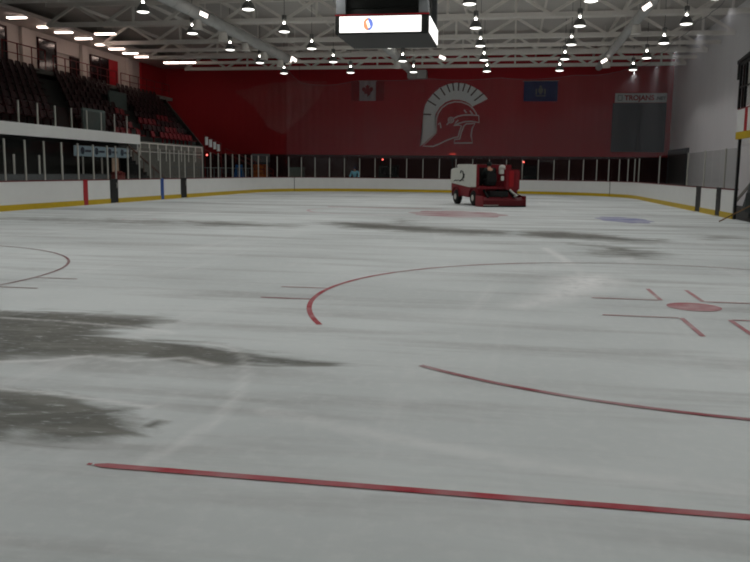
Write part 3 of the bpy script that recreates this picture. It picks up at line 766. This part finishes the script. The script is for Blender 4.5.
t = thing('bench_partition', 'low grey partition with thin posts behind the players bench', 'partition', (-15.4, 20.5, -.06))
obj('panel', box(B(), -.05, .05, -7, 8.2, 0, 1.35), MIDGREY, t)
pm = None
for k in range(9):
    q = obj('post', box(B(), -.03, .03, -.03, .03, 1.35, 2.15), STEEL, t) if pm is None else link('post', pm, STEEL, t); pm = q.data; q.location = (0, -6.2+k*1.75, 0)
t = thing('lit_doorway', 'pale lit doorway under the left balcony below the blue banner', 'door', (-15.7+.45, 27.55, -.06))
obj('door_leaf', box(B(), -.03, .02, -.36, .36, 0, 2.15), mat('lit_door', (200, 170, 146), .6, emit=((190, 160, 138), .10)), t)
obj('frame', box(box(box(B(), -.05, .05, -.46, -.37, 0, 2.22), -.05, .05, .37, .46, 0, 2.22), -.05, .05, -.46, .46, 2.16, 2.25), BLACK, t)
t = thing('red_barrel', 'dull red barrel in front of the pale lit doorway', 'barrel', (-14.75, 26.9, -.06))
obj('drum', lathe(B(), [(.26, 0), (.3, .05), (.32, .7), (.34, .72), (.33, 1.3), (.28, 1.34)], 18), mat('dull_red', (140, 52, 46), .6), t, True)
obj('lid', lathe(B(), [(.35, 1.34), (.35, 1.4), (.2, 1.48), (.05, 1.5)], 18), mat('dull_red_lid', (120, 44, 40), .6), t, True)

# raked seating
NR, RD_, RH = 9, .70, .44
def row_x(i): return -16.5-RD_*i
def row_z(i): return 3.0+RH*i
def row_end(i): return 41.0+.9*i
bm = B()
for i in range(NR):
    box(bm, row_x(i)-RD_/2, row_x(i)+RD_/2, 14, row_end(i), -.06 if i == 0 else row_z(i)-1.0, row_z(i))
struct(obj('floor_stand', bm, DARKCONC))
bm = B(); box(bm, -16.14, -16.0, 30.2, 41.1, -.06, 3.1)
struct(obj('wall_stand', bm, CONC))
bm = B()
prism(bm, [(-22.6, -.06), (-16.0, -.06), (-16.0, 3.1), (-22.6, 7.1)], lambda u, v, d: (u, d+(-16.0-u)*1.28, v), 41.0, 41.2)
struct(obj('wall_stand_end', bm, DARKCONC))
def seat_mesh(m):
    bm = B()
    box(bm, -.02, .36, -.22, .22, .40, .45, .015)
    bk = B()
    P = [(-.02, .44), (-.09, .78), (-.06, .80), (.03, .46)]
    for sgn in (1,):
        vs = [[bm.verts.new((x + (.03 if abs(y) > .1 else 0), y, z - (.03 if abs(y) > .2 and z > .7 else 0))) for y in (-.22, -.1, .1, .22)] for x, z in P]
        for a in range(4):
            for k in range(3): bm.faces.new((vs[a][k], vs[a][k+1], vs[(a+1) % 4][k+1], vs[(a+1) % 4][k]))
        bm.faces.new([vs[a][0] for a in range(4)]); bm.faces.new([vs[a][3] for a in range(4)])
    box(bm, .0, .08, -.03, .03, 0, .42); bk.free()
    bmesh.ops.recalc_face_normals(bm, faces=bm.faces)
    me = bpy.data.meshes.new('stadium_seat'); bm.to_mesh(me); bm.free(); me.materials.append(m); return me
smr, smd = seat_mesh(SEATRED), seat_mesh(SEATDARK)
RWN = ['front row', 'second row', 'third row', 'fourth row', 'fifth row', 'sixth row', 'seventh row', 'eighth row', 'top row']
n_seats = 0
for i in range(NR):
    y = row_end(i)-.6 - (.0 if i == 0 else .5)
    while y > (29.9 if i == 0 else 19.2+.55*i) and n_seats < 298:
        blk = (row_end(i)-y) % 8.0
        if blk < 6.7 and not (i in (4, 5) and 35.7 < y < 38.5) and not (i == 0 and (35.0 < y < 35.9 or 32.2 < y < 32.9)):
            bright = i == 0 or (y > 33 and i < 4 and (i+int(y/1.9)) % 3 == 0)
            q = link('stadium_seat', smr if bright else smd, None); q.location = (row_x(i)-.1, y, row_z(i)); n_seats += 1
            tag(q, '%s plastic tip-up seat in the %s of the left stand' % ('red' if bright else 'dark maroon', RWN[i]), 'seat', '%s seats, %s of the left stand' % ('red' if bright else 'maroon', RWN[i]))
        y -= .62
# stair, rails
t = thing('stairway', 'steep stair with brown handrail descending beside the left balcony end', 'stairs', (-15.2, 28.9, -.06))
bm = B()
for k in range(11): box(bm, -.75, 0, .42*k, .42*(k+1), 0, 2.25-.2*k)
obj('steps', bm, RUBBERVOID, t)  # steps coloured black to stand for the dark void under the stand
obj('handrail', tube(B(), [(.02, -.1, 2.85), (.02, 4.6, 1.0)], .045, 8), mat('brown_rail', (120, 92, 84), .6), t)
bm = B()
for k in range(4): tube(bm, [(.02, .5+k*1.2, 2.25-.2*(int((.5+k*1.2)/.42))-.02), (.02, .5+k*1.2, 2.85-(.6+k*1.2)*.394)], .02, 6)
obj('balusters', bm, MATS['brown_rail'], t)
def rail(name, label, a, b, h, n, m, mid=True, cat='railing'):
    a, b = Vector(a), Vector(b); t = thing(name, label, cat, a); d = b-a
    obj('top_rail', tube(B(), [(0, 0, h), d+Vector((0, 0, h))], .03, 6), m, t)
    if mid: obj('mid_rail', tube(B(), [(0, 0, h*.5), d+Vector((0, 0, h*.5))], .025, 6), m, t)
    me = None
    for k in range(n+1):
        q = obj('post', tube(B(), [(0, 0, -.02), (0, 0, h)], .03, 6), m, t) if me is None else link('post', me, m, t)
        me = q.data; q.location = d*k/n
    return t
rail('guard_rail', 'dark red railing along the concourse edge, stretch nearest the camera', (-22.35, 24.0, 7.15), (-22.35, 33.2, 7.15), 1.1, 7, RAILRED)
rail('guard_rail', 'dark red railing along the concourse edge, middle stretch before the windows', (-22.35, 34.0, 7.15), (-22.35, 41.6, 7.15), .95, 6, RAILRED)
rail('guard_rail', 'dark red railing along the concourse edge, stretch towards the far wall', (-22.35, 42.2, 7.15), (-22.35, 50.0, 7.15), .95, 6, RAILRED)
rail('guard_rail', 'grey railing on the concrete in front of the red front row', (-15.9, 30.6, 2.05), (-15.9, 40.6, 2.05), .95, 9, STEEL)
rail('guard_rail', 'grey railing along the walkway behind the left corner glass', (-15.2, 34.0, -.06), (-15.2, 49.0, -.06), 1.75, 13, MIDGREY)
t = thing('slatted_barrier', 'white slatted barrier at the far end of the red front row', 'barrier', (-16.5, 42.6, 2.95))
for k in range(4): obj('slat', box(B(), -.03, .03, .05+k*.75, .55+k*.75, 0.30-.12*k, .85-.14*k), SIGNWHITE, t)
obj('top_rail', tube(B(), [(0, -.1, .95), (0, 3.2, .5)], .03, 6), RAILRED, t)
obj('lower_rail', tube(B(), [(0, -.1, .0), (0, 3.2, -.45)], .03, 6), RAILRED, t)
for k in range(3): obj('post', tube(B(), [(0, k*1.5, -.3-.3*k if k else -3.0), (0, k*1.5, .95-.2*k)], .03, 6), RAILRED, t)
obj('post', tube(B(), [(0, 3.15, -3.01), (0, 3.15, .5)], .03, 6), RAILRED, t)
rail('guard_rail', 'sloping red stair rail beyond the white slatted barrier', (-16.0, 45.2, 2.4), (-14.2, 51.0, .9), .7, 5, RAILRED)
q = obj('vomitory_screen', box(B(), -16.78, -16.68, 27.2, 29.4, 3.0, 4.55), mat('screen_grey', (96, 108, 104), .6)); tag(q, 'grey green screen standing among the lower seats behind the balcony glass', 'screen')
q = obj('vomitory_screen', box(B(), -20.02, -19.93, 36.0, 38.2, 5.2, 6.3), MATS['screen_grey']); tag(q, 'grey green screen standing higher up in the left stand below the windows', 'screen')

# ------------------------------------------------------------------ things behind the far glass
def skin_mesh(name, verts, edges, radii, m, parent, root=0, sub=1):
    me = bpy.data.meshes.new(name); me.from_pydata(verts, edges, []); o = bpy.data.objects.new(name, me); COL.objects.link(o)
    md = o.modifiers.new('skin', 'SKIN'); md.use_smooth_shade = True
    for i, r in enumerate(radii):
        v = me.skin_vertices[0].data[i]; v.radius = (r, r) if not isinstance(r, tuple) else r; v.use_root = (i == root)
    s = o.modifiers.new('sub', 'SUBSURF'); s.levels = sub; s.render_levels = sub
    dg = bpy.context.evaluated_depsgraph_get(); ev = bpy.data.meshes.new_from_object(o.evaluated_get(dg))
    bpy.data.objects.remove(o); ev.materials.clear(); ev.materials.append(m); ev.name = name
    for p in ev.polygons: p.use_smooth = True
    q = bpy.data.objects.new(name, ev); COL.objects.link(q); q.parent = parent; return q
def person(label, loc, rz, J, coat, trousers, hair, hat=None):
    """J: joint dict (x right, y forward, z up) for pelvis chest neck head and limbs"""
    t = thing('person', label, 'person', loc, rz)
    order = ['pelvis', 'belly', 'chest', 'neck', 'jaw', 'crown', 'shL', 'elL', 'wrL', 'haL', 'shR', 'elR', 'wrR', 'haR', 'hiL', 'knL', 'anL', 'toL', 'hiR', 'knR', 'anR', 'toR']
    E = [('pelvis', 'belly'), ('belly', 'chest'), ('chest', 'neck'), ('neck', 'jaw'), ('jaw', 'crown')]
    for s in 'LR': E += [('chest', 'sh'+s), ('sh'+s, 'el'+s), ('el'+s, 'wr'+s), ('wr'+s, 'ha'+s), ('pelvis', 'hi'+s), ('hi'+s, 'kn'+s), ('kn'+s, 'an'+s), ('an'+s, 'to'+s)]
    rad = dict(pelvis=(.14, .11), belly=(.13, .10), chest=(.15, .11), neck=.055, jaw=.085, crown=.09, sh=.065, el=.045, wr=.035, ha=.045, hi=.085, kn=.06, an=.045, to=.04)
    def build(name, keys, grow, m, par, root):
        ks = [k for k in order if k in keys]; ix = {k: i for i, k in enumerate(ks)}
        rr = []
        for k in ks:
            r = rad[k[:2] if k[-1] in 'LR' else k]; rr.append(tuple(x+grow for x in r) if isinstance(r, tuple) else r+grow)
        return skin_mesh(name, [J[k] for k in ks], [(ix[a], ix[b]) for a, b in E if a in ix and b in ix], rr, m, par, ix[root])
    build('body', order, 0, SKIN, t, 'pelvis')
    build('jacket', ['pelvis', 'belly', 'chest', 'shL', 'elL', 'wrL', 'shR', 'elR', 'wrR'], .03, coat, t, 'pelvis')
    build('trousers', ['pelvis', 'hiL', 'knL', 'anL', 'hiR', 'knR', 'anR'], .02, trousers, t, 'pelvis')
    c = Vector(J['crown']); h = lathe(B(), [(.10, -.09), (.118, -.03), (.115, .04), (.08, .10), (.02, .125)], 14, tuple(c+Vector((0, -.015, .0)))); obj('hair' if hat is None else 'cap', h, hair if hat is None else hat, t, True)
    f = Vector(J['jaw'])*.4+c*.6
    nb = lathe(B(), [(.012, .0), (.018, .02), (.008, .05)], 6, tuple(f+Vector((0, .075, -.03)))); obj('nose', nb, SKIN, t, True)
    return t
DARKC = mat('dark_jacket', (26, 34, 33), .8); HAIR = mat('dark_hair', (24, 20, 20), .8); NAVYT = mat('dark_trousers', (28, 32, 48), .8)
ST = dict(pelvis=(0, 0, .92), belly=(0, .02, 1.08), chest=(0, 0, 1.32), neck=(0, .01, 1.46), jaw=(0, .04, 1.54), crown=(0, .02, 1.64),
 shL=(-.2, 0, 1.38), elL=(-.27, .02, 1.12), wrL=(-.24, .16, .98), haL=(-.22, .22, .95), shR=(.2, 0, 1.38), elR=(.27, .02, 1.12), wrR=(.24, .16, .98), haR=(.22, .22, .95),
 hiL=(-.1, 0, .86), knL=(-.11, .02, .48), anL=(-.11, -.02, .09), toL=(-.12, .14, .04), hiR=(.1, 0, .86), knR=(.11, .02, .48), anR=(.11, -.02, .09), toR=(.12, .14, .04))
CYAN = mat('light_blue_jacket', (140, 222, 255), .6)
person('person in a light blue jacket standing behind the far boards', (-7.95, 52.75, -.03), R(165), {k: (v[0]*1.45, v[1]*1.2, v[2]*1.13) for k, v in ST.items()}, CYAN, NAVYT, mat('navy_hood', (20, 36, 70), .8))

def lamp_red(label, x, y, z, z0):
    t = thing('goal_lamp', label, 'lamp', (x, y, z)); obj('globe', lathe(B(), [(.02, -.06), (.05, -.045), (.065, 0), (.05, .045), (.015, .06)], 14), REDGLOW, t, True)
    obj('base', lathe(B(), [(.05, -.14), (.07, -.13), (.07, -.06), (.04, -.055)], 12), BLACK, t); obj('stand', tube(B(), [(0, 0, z0-z), (0, 0, -.15)], .02, 6), BLACK, t)
lamp_red('small glowing red lamp behind the far glass between helmet and maple flag', -5.75, 53.0, 2.52, -.06)
lamp_red('small glowing red lamp behind the far glass right of the resurfacer', 5.3, 53.0, 2.42, -.06)
lamp_red('small red lamp behind the left corner glass near the stands', -15.4, 40.2, 2.52, -.06)
t = thing('pole_with_box', 'dark pole carrying a box and a red top light behind the resurfacer', 'pole', (-.15, 52.6, -.06))
obj('pole', tube(B(), [(0, 0, 0), (0, 0, 2.6)], .05, 8), BLACK, t); obj('box', box(B(), -.22, .22, -.14, .14, 2.55, 2.95, .02), BLACK, t)
obj('red_light', box(B(), -.24, .24, -.1, .1, 2.99, 3.1, .02), mat('dull_red_glow', (200, 60, 50), .5, emit=((200, 60, 50), .5)), t)
t = thing('judge_booth', 'dark green booth behind the far glass left of the helmet', 'booth', (-5.4, 54.0, -.06))
TEAL = mat('dark_teal', (30, 40, 40), .6)
def booth(t, w, d, h):
    obj('walls', box(B(), -w/2, w/2, -d/2, d/2, 0, h*.62, .02), TEAL, t)
    bm = B()
    for sx in (-1, 1):
        for sy in (-1, 1): box(bm, sx*(w/2-.05)-.04, sx*(w/2-.05)+.04, sy*(d/2-.05)-.04, sy*(d/2-.05)+.04, h*.62, h*.95)
    obj('corner_posts', bm, TEAL, t); obj('roof', box(B(), -w/2-.05, w/2+.05, -d/2-.05, d/2+.05, h*.95, h, .02), BLACK, t)
    obj('window', box(B(), -w/2+.08, w/2-.08, -d/2+.03, -d/2+.05, h*.63, h*.94), DARKGLASS, t)
booth(t, 1.5, 1.0, 2.15)
t = thing('judge_booth', 'dark green booth behind the far glass right of the resurfacer', 'booth', (5.75, 54.0, -.06)); booth(t, 1.2, 1.0, 2.25)
t = thing('display_cabinet', 'cabinet with an orange front and pale top behind the far left corner glass', 'cabinet', (-16.6, 55.3, -.06), R(14))
ORG = mat('orange_front', (188, 104, 48), .6, var=.45, scale=5)
obj('carcass', box(B(), -.7, .7, -.4, .4, 0, 2.3, .02), DARKGREY, t); obj('orange_front', box(B(), -.62, .62, -.43, -.4, .75, 2.1), ORG, t)
obj('pale_top', box(B(), -.75, .75, -.45, .42, 2.3, 3.0, .02), MIDGREY, t); obj('kick', box(B(), -.65, .65, -.42, -.4, .05, .65), BLACK, t)
for k in range(3): obj('shelf', box(B(), -.6, .6, -.45, -.43, 1.02+k*.34, 1.06+k*.34), BLACK, t)
t = thing('folded_easel', 'blue A-shaped stand behind the far left corner glass', 'stand', (-17.6, 52.6, -.06), R(12))
BL2 = mat('bright_blue_plastic', (50, 110, 178), .5)
for s in (-1, 1): obj('leg', bar(B(), (s*.48, 0, 0), (s*.14, .05, 2.05), .26, .06), BL2, t)
obj('board', box(B(), -.26, .26, -.06, -.02, 1.0, 1.55), BL2, t); obj('rear_leg', bar(B(), (0, .55, 0), (0, .08, 2.0), .1, .05), BLACK, t)
t = thing('storage_crate', 'pale grey green crate behind the far glass below the net edge', 'crate', (-13.1, 54.0, -.06))
CR = mat('grey_green', (112, 124, 116), .7)
obj('body', box(B(), -.55, .55, -.4, .4, .1, 1.75, .03), CR, t); obj('lid', box(B(), -.6, .6, -.45, .45, 1.75, 1.9, .03), CR, t)
for sx in (-1, 1): obj('skid', box(B(), sx*.4-.08, sx*.4+.08, -.4, .4, 0, .1), BLACK, t)
for k in range(3): obj('batten', box(B(), -.5+k*.42, -.38+k*.42, -.43, -.4, .15, 1.7), CR, t)

# ------------------------------------------------------------------ ice resurfacer
z = thing('ice_resurfacer', 'red ice resurfacer with white upper panels driving on the far ice', 'ice resurfacer', (3.49, 28.65, .006), R(26))
ZR = mat('resurfacer_red', (120, 22, 32), .5); ZD = mat('resurfacer_dark_red', (92, 18, 26), .55); ZW = mat('resurfacer_white', (200, 202, 194), .5); ZK = mat('machine_black', (20, 22, 22), .6)
bm = B(); prism(bm, [(-.75, .42), (.35, .38), (1.3, .5), (2.5, .5), (2.55, 1.02), (.2, .86), (-.75, .95)], lambda u, v, d: (d, u, v), -1.0, 1.0); obj('chassis_body', bm, ZR, z)
bm = B(); prism(bm, [(.12, .86), (2.55, 1.04), (2.62, 1.12), (2.57, 1.70), (2.3, 1.76), (.12, 1.92)], lambda u, v, d: (d, u, v), -1.02, 1.02); obj('snow_tank', bm, ZW, z)
bm = B(); box(bm, -.955, 1.03, -.08, .13, .84, 1.95, .02); obj('tank_rear_frame', bm, ZR, z)
box_ = B(); box(box_, -.9, .9, .5, 2.1, 1.80, 1.96, .03); obj('tank_lid', box_, ZW, z)
bm = B()
def sk(pl, w=.055):
    for (a, b) in zip(pl, pl[1:]): bar(bm, (-1.028, a[0]-.42, a[1]), (-1.028, b[0]-.42, b[1]), w, .012)
sk([(2.55, 1.12), (2.35, 1.2), (2.2, 1.14), (1.95, 1.2), (1.75, 1.13), (1.5, 1.22), (1.3, 1.17)])
sk([(1.75, 1.16), (1.45, 1.25), (1.3, 1.4), (1.4, 1.6), (1.62, 1.66), (1.7, 1.52)], .09); sk([(1.45, 1.25), (1.25, 1.3), (1.22, 1.5)], .08)
obj('side_emblem', bm, ZK, z)
TY = [(.06, -.13), (.30, -.13), (.36, -.09), (.37, 0), (.36, .09), (.30, .13), (.06, .13)]
for x in (-.93, .93):
    for y in (-.32, 1.85):
        w = obj('wheel', lathe(B(), TY, 22, (0, 0, 0), 'X'), RUBBERVOID, z, True); w.location = (x, y, .37)
        obj('hub', lathe(B(), [(.02, -.15), (.12, -.15), (.16, -.12), (.16, .12), (.12, .15), (.02, .15)], 14, (0, 0, 0), 'X'), ALU if x < 0 else ZD, w)
for y in (-.32, 1.85):
    for x in (-.94, .94):
        bm = B()
        pts = [(x, y+.47*math.cos(R(a)), .40+.47*math.sin(R(a))) for a in range(0, 181, 20)]
        prev = None
        for p in pts:
            cur = (bm.verts.new((p[0]-.13, p[1], p[2])), bm.verts.new((p[0]+.13, p[1], p[2])))
            if prev: bm.faces.new((prev[0], prev[1], cur[1], cur[0]))
            prev = cur
        q = obj('wheel_arch', bm, ZD, z); q.modifiers.new('thick', 'SOLIDIFY').thickness = .02
obj('side_shroud', box(B(), -1.025, -.96, -.62, .118, .88, 1.93, .01), ZW, z); obj('shroud_edge', box(B(), -1.03, -.93, -.74, -.62, .86, 1.94, .01), ZR, z)
# driver's place: deck, seat, wheel, dash
obj('driver_deck', box(B(), -1.0, 1.0, -1.0, -.08, .80, .92, .02), ZR, z)
sb = B(); box(sb, -.62, -.12, -.88, -.42, .98, 1.10, .03); box(sb, -.62, -.12, -.96, -.84, 1.08, 1.55, .03); obj('driver_seat', sb, ZK, z)
obj('seat_pedestal', box(B(), -.5, -.24, -.75, -.5, .92, .98), ZK, z)
ring = B(); tube(ring, [(.19*math.cos(a*math.pi/8)-.37, .32-.46+.05*math.sin(a*math.pi/8)-.08, 1.5+.17*math.sin(a*math.pi/8)) for a in range(17)], .018, 6); tube(ring, [(-.37, -.22, 1.5), (-.37, -.09, 1.35)], .025, 6); obj('steering_wheel', ring, ZK, z)
obj('dashboard', box(B(), -.95, .2, -.15, -.08, .95, 1.8, .02), ZK, z)
# water tank at the rear right, with bright front strip and white filler
obj('water_tank', box(B(), .22, 1.0, -1.1, -.09, .74, 1.72, .06), ZR, z)
obj('tank_end_panel', box(B(), .42, .66, -1.13, -1.08, .92, 1.66, .02), mat('bright_red', (160, 24, 32), .5), z)
obj('tank_end_panel', box(B(), .74, .94, -1.13, -1.08, .95, 1.6, .02), ZR, z)
fl = B(); lathe(fl, [(.14, 1.70), (.16, 1.74), (.15, 1.86), (.1, 1.92), (.03, 1.93)], 14, (.32, -.55, 0)); obj('tank_filler', fl, ZW, z, True)
sc = B(); box(sc, .02, .22, -1.0, -.8, 1.5, 1.72, .02); box(sc, .06, .2, -1.05, -.95, 1.2, 1.42, .02); obj('tool_bracket', sc, ZW, z)
# conditioner (sled) behind
cb = B(); prism(cb, [(-1.55, .02), (-.8, .02), (-.8, .40), (-1.2, .44), (-1.55, .30)], lambda u, v, d: (d, u, v), -1.05, 1.05); obj('conditioner', cb, ZD, z)
obj('side_plate', box(B(), 1.05, 1.09, -1.59, -.75, .01, .5), ZR, z); obj('side_plate', box(B(), -1.09, -1.05, -1.59, -.75, .01, .5), ZR, z)
obj('towel', box(B(), -1.05, 1.05, -1.65, -1.555, .005, .06), ZK, z)
obj('blade_edge', box(B(), -1.06, -.3, -1.59, -1.555, .03, .1), mat('steel_edge', (170, 160, 155), .4, .3), z)
lk = B()
for x in (-.7, .0, .6): bar(lk, (x, -.8, .75), (x, -1.3, .42), .08)
box(lk, -.6, .35, -1.25, -.85, .44, .72, .03); obj('lift_linkage', lk, ZK, z)
hose = B(); tube(hose, [(.55, -1.0, .8), (.5, -1.15, .74), (.62, -1.28, .6), (.75, -1.34, .52), (.6, -1.38, .48)], .05, 8); obj('white_hose', hose, ZW, z, True)
hb = B(); tube(hb, [(.2, -.95, .8), (.6, -1.2, .66), (.98, -1.3, .5)], .03, 6); obj('black_hose', hb, ZK, z)
hw = B(); tube(hw, [(-.05+.14*math.cos(a*math.pi/7), -1.12, 1.02+.14*math.sin(a*math.pi/7)) for a in range(15)], .015, 5); bar(hw, (-.19, -1.12, 1.02), (.09, -1.12, 1.02), .02); bar(hw, (-.05, -1.12, 1.02), (-.05, -1.02, .9), .03); obj('hand_wheel', hw, ZD, z)
# auger chute at the front
au = B(); prism(au, [(2.55, .8), (2.72, .9), (2.76, 1.45), (2.57, 1.6)], lambda u, v, d: (d, u, v), -.35, .35); obj('conveyor_housing', au, ZR, z)
lt = B(); lathe(lt, [(.02, -.02), (.08, -.02), (.08, .03), (.02, .03)], 10, (-.7, 2.64, 1.3), 'Y'); lathe(lt, [(.02, -.02), (.08, -.02), (.08, .03), (.02, .03)], 10, (.7, 2.64, 1.3), 'Y'); obj('head_lights', lt, ALU, z)
# driver
SIT = dict(pelvis=(0, 0, .13), belly=(0, .0, .30), chest=(0, .03, .56), neck=(0, .06, .70), jaw=(0, .10, .77), crown=(0, .08, .87),
 shL=(-.2, .03, .62), elL=(-.28, .12, .38), wrL=(-.2, .34, .42), haL=(-.16, .42, .44), shR=(.2, .03, .62), elR=(.28, .12, .38), wrR=(.2, .34, .42), haR=(.16, .42, .44),
 hiL=(-.1, .04, .1), knL=(-.13, .40, .12), anL=(-.12, .45, -.08), toL=(-.12, .53, -.10), hiR=(.1, .04, .1), knR=(.13, .40, .12), anR=(.12, .45, -.08), toR=(.12, .53, -.10))
a = R(26); px, py = -.37, -.66
person('person in dark jacket and cap seated driving the red ice resurfacer', (3.49+px*math.cos(a)-py*math.sin(a), 28.65+px*math.sin(a)+py*math.cos(a), 1.10), a, SIT, DARKC, DARKC, HAIR, DARKC)

# ------------------------------------------------------------------ camera
cam = bpy.data.cameras.new('camera'); cam.sensor_fit = 'HORIZONTAL'; cam.sensor_width = 36; cam.lens = 788.87/750*36; cam.clip_end = 300; cam.clip_start = .05
co = bpy.data.objects.new('camera', cam); COL.objects.link(co); S.camera = co
yaw, pit, rol = .1702, .1378, .0115
def cvec(d0, d1, d2):
    c, s = math.cos(rol), math.sin(rol); r0, r1, r2 = c*d0-s*d1, s*d0+c*d1, d2
    c, s = math.cos(pit), math.sin(pit); up = c*r1-s*r2; fw = s*r1+c*r2
    c, s = math.cos(yaw), math.sin(yaw); return Vector((c*r0-s*fw, s*r0+c*fw, up))
x, y, f = cvec(1, 0, 0), cvec(0, 1, 0), cvec(0, 0, 1)
M = Matrix((( x.x, y.x, -f.x, 4.5323), (x.y, y.y, -f.y, -9.785), (x.z, y.z, -f.z, 1.5577), (0, 0, 0, 1)))
co.matrix_world = M

w = bpy.data.worlds.new('world'); S.world = w; w.use_nodes = True
w.node_tree.nodes['Background'].inputs[0].default_value = (.05, .05, .05, 1); w.node_tree.nodes['Background'].inputs[1].default_value = .2
S.view_settings.view_transform = 'Standard'; S.view_settings.look = 'None'; S.view_settings.gamma = 1; S.view_settings.use_curve_mapping = False
S.view_settings.exposure = 0.0
S.cycles.filter_width = 1.9
S.cycles.max_bounces = 8; S.cycles.transparent_max_bounces = 24
